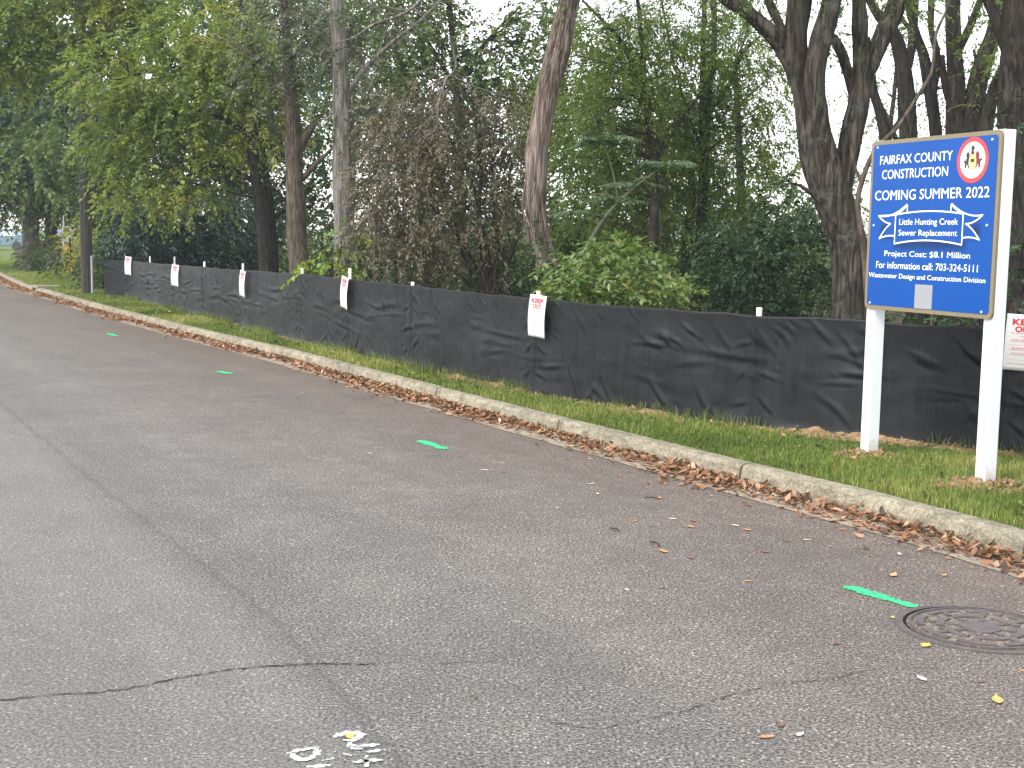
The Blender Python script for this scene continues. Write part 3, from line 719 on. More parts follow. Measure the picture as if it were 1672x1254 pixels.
def single_leaf(px, py, wpx, col, label, shape='oval', grp=True, yaw=None, curl=.25):
    p = atz(px, py, .003); L = wpx / FPX * np.linalg.norm(p - CAMP) / 2
    r = np.random.default_rng(int(px * 7 + py)); m = 14; th = np.linspace(0, 2 * PI, m, endpoint=False)
    wf = .5 if shape == 'oval' else .75
    rad = 1 - .12 * r.uniform(0, 1, m); x = np.cos(th) * rad; y = np.sin(th) * wf * rad * (1 - .25 * np.cos(th)); x[0] = 1.25; x[m // 2] = -1.15
    z = curl * (y ** 2 * 1.6 + .35 * x ** 2) * 1.2 + r.uniform(-.03, .03, m)
    xi, yi = x * .5, y * .5; zi = z * .25
    V = np.concatenate([np.stack([x, y, z], 1), np.stack([xi, yi, zi], 1), [[0, 0, 0]]]) * L
    yaw = r.uniform(0, PI) if yaw is None else yaw
    c, s_ = math.cos(yaw), math.sin(yaw); V = np.stack([V[:, 0] * c - V[:, 1] * s_, V[:, 0] * s_ + V[:, 1] * c, V[:, 2] - V[:, 2].min()], 1) + p
    F = []
    for i in range(m):
        j = (i + 1) % m; F += [(i, j, m + j, m + i), (m + i, m + j, 2 * m)]
    key = 'fallen_' + '_'.join('%d' % int(cc * 100) for cc in col)
    if key not in M:
        t = NT('fallen_leaf_%d' % len(M)); nn = t.noise(t.obj(), 60, 4, .7); c_ = t.mix(nn, tuple(q_ * .6 for q_ in col), tuple(min(1, q_ * 1.3) for q_ in col))
        c_ = t.mix(t.ramp(t.noise(t.obj(), 130, 2), [(.62, (0, 0, 0)), (.7, (.8, .8, .8))]), c_, (.10, .06, .03)); M[key] = t.surf(t.pbr(c_, .6, .3))
    o = mk('fallen_leaf', V, F, M[key], origin=p)
    return tag(o, label, 'leaf', 'fallen leaves scattered on the asphalt' if grp else None)
OR, YL, PA, BR, RD = (.42, .20, .09), (.52, .40, .07), (.55, .47, .38), (.18, .09, .05), (.34, .09, .05)
LV = [(1512, 1054, 21, YL, 'yellow leaf lying just below the manhole cover', 'broad'), (1505, 1108, 24, PA, 'pale tan curled leaf alone on the asphalt below the manhole cover'),
      (1603, 1113, 14, BR, 'small dark reddish leaf between the pale leaf and the right photo edge'), (1628, 1143, 34, (.5, .33, .10), 'largest yellow and orange leaf in the lower right corner'),
      (1668, 1095, 12, OR, 'orange leaf cut by the right photo edge below the manhole'), (1367, 1051, 15, BR, 'small brown leaf left of the manhole cover'),
      (1458, 1008, 11, YL, 'small yellow leaf tucked against the left rim of the manhole', 'broad'), (1459, 939, 24, (.5, .30, .16), 'light orange leaf above the green stripe by the manhole'),
      (1542, 939, 14, (.5, .27, .12), 'orange leaf upper right of the manhole cover'), (1222, 949, 15, OR, 'single orange leaf well left of the green stripe beside the manhole'),
      (1249, 901, 18, BR, 'brown leaf below the pair of pale leaves in mid lane'), (1219, 865, 16, OR, 'orange leaf beside the pale one in mid lane'), (1200, 858, 15, PA, 'pale leaf just left of an orange leaf in mid lane'),
      (1131, 850, 15, RD, 'red orange leaf in a small pile, its upper leaf'), (1128, 860, 18, OR, 'orange leaf at the bottom of the small pile'), (1098, 847, 13, PA, 'pale leaf just left of the small orange pile'),
      (1083, 900, 22, OR, 'orange leaf near a dark twig in the lane'), (1036, 851, 12, OR, 'lone orange leaf left of the small leaf pile'), (976, 806, 12, PA, 'pale chip-like leaf below the gutter in mid lane'),
      (1077, 813, 16, OR, 'orange leaf in the lane below the gutter litter'), (966, 790, 13, PA, 'pale leaf just above the pale chip-like leaf below the gutter'), (910, 829, 9, PA, 'tiny pale leaf in mid lane'),
      (752, 746, 10, BR, 'tiny brown leaf right of the middle green mark'), (571, 1202, 22, YL, 'yellow leaf lying on the white painted letters', 'broad'), (1003, 866, 10, BR, 'small dark leaf in the lane near its centre'),
      (612, 698, 9, BR, 'small dark leaf left of the middle green mark')]
for q_ in LV: single_leaf(q_[0], q_[1], q_[2], q_[3], q_[4], q_[5] if len(q_) > 5 else 'oval')
rl = np.random.default_rng(3)
SPOTS = [(1330, 885, 'in the lane below the left sign post'), (1475, 910, 'in the lane below the right sign post'), (1170, 806, 'near the gutter below the lone stake right of the bush'),
         (930, 745, 'in the lane below the legible keep out notice'), (810, 770, 'right of and below the middle green dash'), (640, 738, 'just left of the middle green dash'),
         (560, 662, 'between the middle green dash and the next one beyond'), (425, 622, 'just right of the third green dash'), (290, 600, 'left of the third green dash'),
         (235, 566, 'between the two farthest green dashes'), (120, 527, 'left of the farthest green dash'), (1050, 960, 'in mid lane above the lower right crack'),
         (1290, 1190, 'below the lower right crack'), (500, 640, 'at the edge of the gutter litter, mid fence'), (1100, 905, 'in mid lane left of the green stripe')]
for k, (px, py, txt) in enumerate(SPOTS):
    for j_, (c, nm) in enumerate(((OR, 'small orange'), (PA, 'small pale'), (BR, 'small dark brown'))):
        if (k + j_) % 4 == 3: continue
        x_, y_ = px + rl.normal(0, 22), py + rl.normal(0, 8); dd = np.linalg.norm(atz(x_, y_) - CAMP)
        single_leaf(x_, y_, max(4.5, rl.uniform(.03, .055) * FPX / dd), c, nm + ' leaf ' + txt)

# ------------------------------------------------------------------ painted marks and cracks (parts of the road)
def ribbon(pts, w, z=.004, jag=.0, seed=0, taper=True):
    r = np.random.default_rng(seed); P = resample(np.array([p[:2] for p in pts], float), .03)
    n = len(P); T = np.gradient(P, axis=0); T /= np.linalg.norm(T, axis=1)[:, None]; N = np.stack([-T[:, 1], T[:, 0]], 1)
    P = P + N * (np.cumsum(r.normal(0, jag, n)) * .5 + r.normal(0, jag * 1.6, n))[:, None] if jag else P
    ww = w * (.15 + 1.1 * r.uniform(0, 1, n)) if jag else w * (1 + .25 * vnoise(np.stack([np.arange(n) * .3, np.zeros(n) + seed, np.zeros(n)], 1)))
    if taper: ww = ww * np.clip(np.minimum(np.arange(n), np.arange(n)[::-1]) / (3 if jag else 1.2), .35, 1)
    A, B_ = P + N * ww[:, None], P - N * ww[:, None]
    V = np.concatenate([np.c_[A, np.full(n, z)], np.c_[B_, np.full(n, z)]])
    return V, [(i, i + 1, n + i + 1, n + i) for i in range(n - 1)]
def mark(name, pxs, w, mat, label=None, **k):
    V, F = ribbon([atz(x, y) for x, y in pxs], w, **k); nn_ = len(V) // 2; o = mk(name, V, F, mat, road, uv=np.stack([np.arange(2 * nn_) * .1, np.r_[np.ones(nn_), -np.ones(nn_)]], 1))
    if label: o['label'] = label
    return o
mark('paint_mark', [(1380, 958), (1440, 976), (1497, 993)], .055, M['green'], 'bright green stripe ending at the manhole rim', z=.005)
mark('paint_mark', [(685, 720), (706, 727), (727, 734)], .07, M['green'], 'green paint dash in the middle of the lane', z=.005)
mark('paint_mark', [(357, 607), (378, 611)], .08, M['green'], 'small far green paint dash', z=.005)
mark('paint_mark', [(176, 545), (191, 549)], .08, M['green'], 'farthest green paint dash', z=.005)
mark('crack', [(-40, 1150), (0, 1145), (90, 1135), (150, 1133), (220, 1124), (300, 1106), (350, 1097), (430, 1088), (510, 1084), (600, 1085), (640, 1082)], .0042, M['crack'], jag=.0028, seed=4)
mark('crack', [(690, 1085), (760, 1082), (830, 1080)], .0022, M['crack'], jag=.0025, seed=5)
mark('crack', [(1440, 1093), (1390, 1101), (1330, 1112), (1260, 1118), (1190, 1135), (1120, 1160), (1060, 1172), (980, 1190), (880, 1174)], .0020, M['crack'], jag=.003, seed=6)
mark('crack', [(1440, 1093), (1480, 1090), (1550, 1092)], .0022, M['crack'], jag=.0025, seed=7)
# worn white utility lettering at the bottom edge
def wm(pxs, w, seed=0): mark('white_lettering', pxs, w, M['wpaint'], z=.005, seed=seed)
wm([(467, 1232), (495, 1226), (520, 1222)], 0.0197, 1); wm([(520, 1222), (515, 1238), (490, 1244), (478, 1236), (480, 1230)], 0.0247, 2)
wm([(525, 1244), (546, 1240)], 0.0197, 3); wm([(500, 1254), (540, 1252)], 0.0222, 4)
wm([(545, 1206), (556, 1200), (580, 1197), (592, 1203), (580, 1210), (560, 1210)], 0.0247, 5)
wm([(572, 1214), (580, 1226), (600, 1222)], 0.0320, 6); wm([(575, 1222), (620, 1218)], 0.0247, 7); wm([(596, 1230), (630, 1226)], 0.0197, 8)
wm([(576, 1246), (625, 1243)], 0.0247, 9); wm([(600, 1236), (598, 1254)], 0.0222, 10); wm([(560, 1232), (575, 1236)], 0.0197, 11)

# ------------------------------------------------------------------ manhole
mc = np.array([2.06, 5.59, 0]); MR = .36
mh = empty('manhole_cover', mc, 'round rusty iron manhole cover set in the asphalt at the lower right', 'manhole cover')
def iron(lo=.60):
    t = NT('rusty_cast_iron'); g = t.geo(); n = t.noise(g, 22, 5, .7)
    c = t.ramp(n, [(.3, (.045, .038, .036)), (.55, (.085, .07, .065)), (.75, (.14, .10, .075))])
    c = t.mix(t.ramp(t.noise(g, 50, 5, .75), [(lo, (0, 0, 0)), (lo + .1, (.85, .85, .85))]), c, (.27, .215, .14))
    return t.surf(t.pbr(c, .42 if lo > .55 else .8, .6, bump=t.noise(g, 120, 4, .7), bstr=.5, bdist=.004))
M['iron'] = iron(); M['iron_dirt'] = iron(.49)
def ring(r0, r1, z0, z1, a0=0, a1=2 * PI, n=72, c=mc):
    full = abs(a1 - a0 - 2 * PI) < 1e-6; th = np.linspace(a0, a1, n + 1); V = []
    for t in th:
        for r, z in ((r0, z0), (r0, z1), (r1, z1), (r1, z0)): V.append((c[0] + r * math.cos(t), c[1] + r * math.sin(t), c[2] + z))
    F = []
    for i in range(n):
        for k in range(4): F.append((i * 4 + k, (i + 1) * 4 + k, (i + 1) * 4 + (k + 1) % 4, i * 4 + (k + 1) % 4))
    if not full: F += [(0, 1, 2, 3), (n * 4 + 3, n * 4 + 2, n * 4 + 1, n * 4)]
    return V, F
def rb(name, parts, mat):
    mb = MB()
    for p_ in parts: mb.add(*ring(*p_))
    return mb.build(name, mat, mh)
rb('frame', [(MR - .035, MR, -.03, .007)], M['iron'])
rb('gap', [(MR - .05, MR - .035, -.02, .0045)], M['crack'])
rb('lid', [(0.0, MR - .048, -.02, .0035)], M['iron_dirt'])
segs = []
for a in np.arange(0, 2 * PI - .01, PI / 4): segs.append((.235, .268, .004, .011, a + .08, a + PI / 4 - .08, 8))
for a in np.arange(0, 2 * PI - .01, PI / 3): segs.append((.15, .185, .004, .011, a + .1, a + PI / 3 - .1, 10))
segs.append((MR - .072, MR - .060, .004, .010)); segs.append((.0, .085, .004, .010))
rb('raised_pattern', segs, M['iron'])
for a in np.arange(PI / 8, 2 * PI, PI / 4):
    for r_ in (.21, .115):
        d = np.array([math.cos(a), math.sin(a), 0]); e = np.array([-d[1], d[0], 0]); mb = MB(); mb.box(mc + d * r_ + np.array([0, 0, .0075]), d * .022, e * .012, (0, 0, .003)); mb.build('raised_block', M['iron'], mh)

# ------------------------------------------------------------------ the project sign
SK = 1.05
BP = CAMP + (np.array([2.4023, 8.9656, 1.2232]) - CAMP) * SK; BW, BH = 1.22 * SK, 1.1145 * SK; ang = -1.1866
SX = np.array([math.cos(ang), math.sin(ang), 0]); SN = np.array([math.sin(ang), -math.cos(ang), 0]); SZ = np.array([0, 0, 1.0])
sign = empty('project_sign', np.array([BP[0], BP[1], VZ]) + SX * BW / 2, 'large blue construction notice board with white lettering on two white posts', 'sign')
def B(u, v, off):
    u = np.atleast_1d(u).astype(float); v = np.atleast_1d(v).astype(float)
    return BP + SX * (u * BW)[:, None] + SZ * (v * BH)[:, None] + SN * (np.zeros(len(u)) + off)[:, None]
def rrect(u0, v0, u1, v1, r):
    pts = []
    for cx, cy, a in ((u1 - r, v1 - r * BW / BH, 0), (u0 + r, v1 - r * BW / BH, 90), (u0 + r, v0 + r * BW / BH, 180), (u1 - r, v0 + r * BW / BH, 270)):
        for k in range(6):
            t = math.radians(a + 18 * k); pts.append((cx + r * math.cos(t), cy + r * BW / BH * math.sin(t)))
    return np.array(pts)
def slab(name, pts, o0, o1, mat, uv=False):
    n = len(pts); V = np.concatenate([B(pts[:, 0], pts[:, 1], o1), B(pts[:, 0], pts[:, 1], o0)])
    F = [list(range(n)), list(range(2 * n - 1, n - 1, -1))] + [(i, n + i, n + (i + 1) % n, (i + 1) % n) for i in range(n)]
    return mk(name, V, F, mat, sign, uv=np.concatenate([pts, pts]) if uv else None)
PW = .046
ground_z = .13
for uu in (PW / BW, 1 - PW / BW):
    c = BP + SX * uu * BW - SN * (PW + .001); mb = MB(); top = BP[2] + BH + .004
    mb.box((c[0], c[1], (top + .0) / 2), SX * PW, SN * PW, (0, 0, top / 2)); bevel(mb.build('post', M['white'], sign), .005, 2)
slab('board', rrect(0, 0, 1, 1, .03), .001, .019, M['gold'])
slab('face', rrect(.022, .024, .978, .976, .02), .019, .0215, M['blue'], uv=True)
zo = .0235
def stext(txt, u0, u1, v0, v1, mat=None, bold=.0, name='lettering'):
    V, F = text_mesh(txt, bold); lo, hi = V.min(0), V.max(0)
    return mk(name, B(u0 + (V[:, 0] - lo[0]) / (hi[0] - lo[0]) * (u1 - u0), v0 + (V[:, 1] - lo[1]) / (hi[1] - lo[1]) * (v1 - v0), zo), F, mat or M['lblue'], sign)
stext('FAIRFAX COUNTY', .083, .662, .858, .910); stext('CONSTRUCTION', .105, .633, .772, .826)
stext('COMING SUMMER 2022', .053, .940, .648, .706)
stext('Little Hunting Creek', .270, .728, .492, .538, bold=.0); stext('Sewer Replacement', .268, .726, .430, .475, bold=.0)
stext('Project Cost: $8.1 Million', .158, .829, .309, .352); stext('For information call: 703-324-5111', .091, .889, .247, .287)
stext('Wastewater Design and Construction Division', .031, .946, .182, .219)
slab('blank_label', rrect(.425, .026, .562, .163, .003), .0215, .0232, M['qr'])
# ribbon outline
def line(mb, pts, w=.0035, closed=False, off=None):
    P = np.array(pts, float) * [BW, BH]; 
    if closed: P = np.concatenate([P, P[:1]])
    for i in range(len(P) - 1):
        d = P[i + 1] - P[i]; L = np.linalg.norm(d)
        if L < 1e-6: continue
        d /= L; nn = np.array([-d[1], d[0]]) * w; a_, b_ = P[i] - d * w * .8, P[i + 1] + d * w * .8
        Q = np.array([a_ + nn, a_ - nn, b_ - nn, b_ + nn]) / [BW, BH]
        mb.add(B(Q[:, 0], Q[:, 1], (off or zo) + .00002 * (i % 7)), [(0, 1, 2, 3)])
def arc(p0, p1, bulge, n=14):
    t = np.linspace(0, 1, n); p0, p1 = np.array(p0), np.array(p1); P = p0 + (p1 - p0) * t[:, None]; P[:, 1] += bulge * 4 * t * (1 - t); return P.tolist()
rf_ = arc((.237, .562), (.763, .562), .018) + arc((.763, .393), (.237, .393), .022)
P_ = np.array(rf_); mk('ribbon', B(P_[:, 0], P_[:, 1], .0220), [list(range(len(P_)))], flat_mat('ribbon_blue_print', (.0009, .0545, .256), .3, .22), sign)
for tl in ([(.092, .557), (.20, .575), (.325, .618), (.331, .574), (.237, .560), (.236, .438), (.106, .422), (.16, .470), (.198, .510)], [(.903, .555), (.80, .570), (.675, .618), (.670, .574), (.763, .560), (.763, .430), (.888, .422), (.83, .470), (.785, .507)]):
    P_ = np.array(tl); mk('ribbon_tail', B(P_[:, 0], P_[:, 1], .0219), [list(range(len(P_)))], M['blue_plain'], sign)
mb = MB(); w = .0045
line(mb, arc((.237, .562), (.763, .562), .018) + arc((.763, .393), (.237, .393), .022) + [(.237, .562)], w)
line(mb, [(.233, .560)] + arc((.200, .505), (.092, .557), .0)[::-1][:1] + arc((.092, .557), (.198, .510), -.010), w)
line(mb, arc((.092, .557), (.325, .620), -.026) + arc((.325, .620), (.331, .612), 0) + [(.331, .574)], w)
line(mb, arc((.198, .510), (.106, .422), .010) + arc((.106, .422), (.237, .438), .008), w)
line(mb, arc((.237, .562), (.325, .612), -.006), w)
line(mb, arc((.903, .555), (.675, .618), -.026) + [(.670, .610), (.670, .574)], w)
line(mb, arc((.903, .555), (.785, .507), -.012) + arc((.785, .507), (.888, .422), .010) + arc((.888, .422), (.763, .430), .008), w)
line(mb, arc((.763, .562), (.675, .612), -.006), w)
mb.build('ribbon_outline', M['lblue'], sign)
# fixing screws
mb = None
for (u, v) in ((.056, .962), (.940, .952), (.053, .501), (.935, .500), (.052, .037), (.931, .036)):
    th = np.linspace(0, 2 * PI, 10, endpoint=False); pts = np.stack([u + .006 * np.cos(th), v + .006 * BW / BH * np.sin(th)], 1); slab('screw', pts, .0215, .026, M['steel'])
# county seal
sc_ = np.array([.808, .850]); R1 = .1115
def disc(r, off, mat, name, c=sc_, n=48):
    th = np.linspace(0, 2 * PI, n, endpoint=False); P = np.stack([c[0] + r * np.cos(th), c[1] + r * BW / BH * np.sin(th)], 1)
    return mk(name, B(P[:, 0], P[:, 1], off), [list(range(n))], mat, sign)
disc(R1 + .003, .0222, M['maroon'], 'seal_rim'); disc(R1, .0226, M['sred'], 'seal_ring'); disc(R1 * .80, .0230, M['cream'], 'seal_field')
def arc_text(txt, r, a0, a1, h, top=True):
    mb = MB(); n = len(txt)
    for k, ch in enumerate(txt):
        if ch == ' ': continue
        V, F = text_mesh(ch, .01); V = V[:, :2] - V[:, :2].min(0) * [1, 0]; V[:, 0] -= V[:, 0].max() / 2; V = V / .72 * h
        a = math.radians(a0 + (a1 - a0) * k / (n - 1)); rot = a - PI / 2 if top else a + PI / 2
        x = V[:, 0] * math.cos(rot) - V[:, 1] * math.sin(rot); y = V[:, 0] * math.sin(rot) + V[:, 1] * math.cos(rot)
        rr_ = r if top else r + h
        u = sc_[0] + rr_ * math.cos(a) + x; v = sc_[1] + (rr_ * math.sin(a) + y) * BW / BH
        mb.add(B(u, v, .0232), F)
    mb.build('seal_lettering', M['maroon'], sign)
arc_text('COUNTY OF FAIRFAX', R1 * .84, 162, 18, R1 * .12); arc_text('VIRGINIA', R1 * .84, 232, 308, R1 * .12, False)
def poly(name, pts, mat, off=.0234):
    P = np.array(pts, float) / 100 * R1 * .8; F = [list(range(len(P)))]
    mk(name, B(sc_[0] + P[:, 0], sc_[1] + P[:, 1] * BW / BH, off), F, mat, sign)
poly('seal_supporter', [(-62, -42), (-50, -46), (-44, -20), (-34, -44), (-22, -44), (-30, -20), (-28, 5), (-22, 26), (-30, 46), (-46, 44), (-54, 28), (-48, 10), (-60, -4), (-66, 4), (-74, -2), (-62, -18)], M['dark'])
poly('seal_supporter', [(62, -42), (50, -46), (44, -20), (34, -44), (22, -44), (30, -20), (28, 5), (20, 26), (28, 48), (44, 46), (56, 26), (50, 8), (64, 6), (76, 14), (78, -2), (66, -8), (64, -22)], M['maroon'])
poly('seal_shield', [(-24, -38), (24, -38), (26, 28), (-24, 28)], M['yellow'], .0236)
poly('seal_quarter', [(-16, -10), (14, -12), (17, 6), (-14, 8)], M['dark'], .0238); poly('seal_quarter', [(-10, 12), (10, 12), (12, 22), (-12, 22)], M['grey'], .0238); poly('seal_quarter', [(-12, -32), (12, -32), (10, -20), (-10, -20)], M['grey'], .0238)
poly('seal_crest', [(-14, 30), (14, 30), (12, 44), (4, 50), (16, 62), (8, 78), (-6, 82), (-16, 70), (-12, 54), (-16, 42)], M['dark'], .0236)
poly('seal_crown', [(-14, 34), (14, 34), (14, 40), (-14, 40)], M['maroon'], .0238)
poly('seal_scroll', [(-30, -50), (30, -50), (34, -42), (-34, -42)], M['yellow'], .0238)
V, F = text_mesh('1742', .01); lo, hi = V.min(0), V.max(0)
uu = sc_[0] + (-.022 + .044 * (V[:, 0] - lo[0]) / (hi[0] - lo[0])); vv = sc_[1] - .065 + .016 * (V[:, 1] - lo[1]) / (hi[1] - lo[1]); mk('seal_lettering', B(uu, vv, .0236), F, M['grey'], sign)

# soil heaps at the post feet
for k, (uu, lab, r_) in enumerate(((PW / BW, 'low heap of dry clay and straw round the left sign post', .20), (1 - PW / BW, 'wider heap of orange clay round the right sign post', .30))):
    c = BP + SX * uu * BW - SN * PW; c[2] = VZ
    root = empty('dirt_mound', c, lab, 'dirt mound'); a, r2 = np.meshgrid(np.linspace(0, 2 * PI, 40, endpoint=False), np.linspace(0, 1, 12), indexing='ij')
    edge = 1 + .25 * vnoise(np.stack([np.cos(a.ravel()) * 2 + k * 9, np.sin(a.ravel()) * 2, 0 * a.ravel()], 1)).reshape(a.shape)
    x = np.cos(a) * r2 * r_ * edge * 1.25; y = np.sin(a) * r2 * r_ * edge * .8
    z = .055 * (1 - r2 ** 1.5) * (1 + .5 * fbm(np.stack([x.ravel() * 25, y.ravel() * 25, 0 * x.ravel()], 1), 3).reshape(a.shape)) - .012 * r2
    V = np.stack([x, y, z], -1).reshape(-1, 3) @ np.array([SX * 0 + [1, 0, 0], [0, 1, 0], [0, 0, 1]]) + c
    V = np.concatenate([V, V[:12]]); F = grid_faces(41, 12); mk('heap', V, F, M['soil'], root)
    n = 260; aa = rng.uniform(0, 2 * PI, n); rd = rng.uniform(0, 1.2, n); C_ = c + np.stack([np.cos(aa) * rd * r_ * 1.25, np.sin(aa) * rd * r_ * .8, .05 * np.clip(1 - rd, 0, 1) + .01], 1)
    cl = clods('clods', C_, rng.uniform(.006, .022, n), M['soil'], root); cl['kind'] = 'stuff'

#VEGETATION
# ------------------------------------------------------------------ vegetation builders
LAI = 2.3
def unit(v): return v / (np.linalg.norm(v, axis=-1, keepdims=True) + 1e-9)
def leaf_quads(C, D, N, L, W, fold=.18):
    """C base points, D direction, N approx normal -> V (n*4), F tris"""
    S = unit(np.cross(D, N)); N2 = np.cross(S, D)
    V = np.empty((len(C), 4, 3)); V[:, 0] = C; V[:, 2] = C + D * L[:, None]
    m = C + D * (L * .45)[:, None]
    V[:, 1] = m + S * (W * .5)[:, None] + N2 * (W * fold)[:, None]; V[:, 3] = m - S * (W * .5)[:, None] + N2 * (W * fold)[:, None]
    F = (np.array([(0, 1, 2), (0, 2, 3)])[None] + (np.arange(len(C)) * 4)[:, None, None]).reshape(-1, 3)
    return V.reshape(-1, 3), F
def sprays(blobs, Y, leaf, per=14, lai=3.0, droop=.35, kind='simple', shell=.5, seed=1, dens=1.0, flat=0.0, zmin=.25):
    """blobs: (px, py, rx, ry[, dY[, rY]]) in photograph pixels at distance Y."""
    r = np.random.default_rng(seed); Vs, Fs, As, tips = [], [], [], []; nv = 0
    L, W = leaf
    for b in blobs:
        dY = b[4] if len(b) > 4 else 0; Yb = Y + dY; c = at(b[0], b[1], Yb); rx, rz = b[2] / FPX * Yb, b[3] / FPX * Yb
        ry = b[5] if len(b) > 5 else max(.5, min(rx, rz) * .9)
        area = PI * rx * rz; n_leaf = LAI * lai * dens * area / (L * W * .5); ns = max(6, int(n_leaf / per))
        u = unit(r.normal(0, 1, (ns, 3))); rad = r.uniform(0, 1, ns) ** (1 / 3.0); rad = shell * (rad ** .35) + (1 - shell) * rad
        wob = 1 + .30 * vnoise(u * 1.7 + seed + b[0] * .01) + .22 * vnoise(u * 4.1 + seed)
        S = c + u * (rad * wob)[:, None] * np.array([rx, ry, rz])
        # holes: drop sprays where a coarse noise is low
        h = vnoise(S * (1.6 / max(.5, min(rx, rz)) + .35) + seed * 3.1) + .5 * vnoise(S * 1.9 + seed); S = S[h > -.30]; u = u[h > -.30]; 
        S = S[S[:, 2] > zmin]; 
        if len(S) < 2: continue
        ns = len(S); u = u[:ns]
        out = unit((S - c) / np.array([rx, ry, rz])); out[:, 2] = out[:, 2] * .5 - droop; sd = unit(out + r.normal(0, .45, (ns, 3)))
        sl = per * L * (.32 if kind == 'simple' else .30) * r.uniform(.7, 1.3, ns)
        t = np.tile(np.linspace(.1, 1, per), (ns, 1)) + r.normal(0, .02, (ns, per))
        P = S[:, None] + sd[:, None] * (t * sl[:, None])[..., None]; P[..., 2] -= (t ** 2 * sl[:, None] * .25 * (1 + droop))
        up = unit(np.array([0, 0, 1.0]) + r.normal(0, .35, (ns, 3))); side = unit(np.cross(sd, up))
        sg = np.where(np.arange(per) % 2 == 0, 1.0, -1.0)[None, :, None]
        D = unit(sd[:, None] * .75 + side[:, None] * sg * .9 + r.normal(0, .28, (ns, per, 3)) + np.array([0, 0, -.25 - droop * .5]))
        N = unit(up[:, None] + r.normal(0, .38 if kind == 'simple' else .2, (ns, per, 3)))
        n = ns * per; ls = L * r.uniform(.65, 1.2, n); V, F = leaf_quads(P.reshape(-1, 3), D.reshape(-1, 3), N.reshape(-1, 3), ls, W * ls / L * r.uniform(.8, 1.15, n))
        Vs.append(V); Fs.append(F + nv); nv += len(V)
        cl = .5 + .22 * vnoise(S * 1.1 + seed) + r.normal(0, .13, ns); a = np.clip(np.repeat(cl, per) + r.normal(0, .12, n), 0, 1); As.append(np.repeat(a, 2))
        tips.append(S)
    return np.concatenate(Vs), np.concatenate(Fs), np.concatenate(As), np.concatenate(tips)
def wpath(pts, Y, dYs=None):
    """pixel path (px,py,width_px[,dY]) -> world rows x,y,z,r"""
    out = []
    for p in pts:
        y = Y + (p[3] if len(p) > 3 else 0); c = at(p[0], p[1], y); out.append((*c, p[2] / FPX * y / 2))
    return np.array(out)
def grounded(W, flare=1.25):
    W = W.copy(); b = W[0]; 
    if b[2] > .05:
        k = W[1] - W[0]; dz = b[2] - (-.05); sl = np.clip(k[:2] / max(.2, k[2]), -.25, .25)
        n = np.array([b[0] - sl[0] * dz * .6, b[1], -.05, b[3] * flare]); m = (b + n) / 2; m[3] = b[3] * 1.06
        W = np.concatenate([[n, m], W])
    return W
def limbs(tips, starts, r0, rnd, n):
    """curved thin branches from nearest trunk points out to spray positions"""
    ab = AB()
    idx = rnd.choice(len(tips), min(n, len(tips)), replace=False)
    for i in idx:
        t = tips[i]; d = np.linalg.norm(starts[:, :3] - t, axis=1) + np.where(starts[:, 2] > t[2] + .1, 2.0, 0); s = starts[np.argmin(d + rnd.uniform(0, .5, len(d)))]
        L = np.linalg.norm(t - s[:3]); 
        if L < .15: continue
        mid = (s[:3] + t) / 2 + np.array([0, 0, .14 * L]) + rnd.normal(0, .07 * L, 3); q = mid + (t - mid) * .5 + rnd.normal(0, .05 * L, 3)
        ra = min(s[3] * .5, r0 * (.5 + .25 * L)); P = catmull(np.array([(*s[:3], ra), (*mid, ra * .65), (*q, ra * .4), (*t, ra * .15)]), 3)
        ab.add(*tube(P, 5))
    return ab
def plant(name, label, cat, Y, trunks, blobs, leafmat, leaf, bark='bark_dark', group=None, lai=3, per=14, droop=.35, kind='simple', nb=40, ridge=0.0, sides=9, seg=.25, seed=1, br=.018, shell=.5, dens=1.0, extra=None, base=None, part='trunk', zmin=.25):
    Ws = [grounded(wpath(t, Y)) if k == 0 or len(t[0]) > 4 else wpath(t, Y) for k, t in enumerate(trunks)]
    if base is None: base = Ws[0][0][:3] if Ws else at(blobs[0][0], blobs[0][1], Y)
    base = np.array([base[0], base[1], VZ - .02]); root = empty(name, base, label, cat, group)
    ab = AB(); starts = []
    for k, W in enumerate(Ws):
        C = catmull(W, 6); C = resample(C, seg if C[0, 1] < 30 else .5)
        C[:, :3] += .25 * C[:, 3:4] * np.stack([vnoise(np.stack([C[:, 2] * 1.3 + seed, C[:, 2] * 0 + j * 7, C[:, 0] * 0 + k], 1)) for j in range(3)], 1) * np.clip(np.arange(len(C)) / 4, 0, 1)[:, None]
        starts.append(C); ab.add(*tube(C, sides, ridge, seed=seed + k * 5.0))
    rnd = np.random.default_rng(seed + 99)
    if ab.V: ab.build(part, M[bark], root, smooth=True)
    if blobs:
        V, F, A, tips = sprays(blobs, Y, leaf, per, lai, droop, kind, shell, seed, dens, zmin=zmin)
        mk('crown' if cat == 'tree' else 'foliage', V, F, LM[leafmat], root, attr=A)
        if nb and starts:
            st = np.concatenate(starts); st = st[st[:, 2] > (.9 if cat == 'tree' else .1)]
            lb = limbs(tips, st, br, rnd, nb)
            if lb.V: lb.build('branches', M[bark], root, smooth=True)['kind'] = 'stuff'
    return root

WOOD = 'trees standing in the wood behind the silt fence'
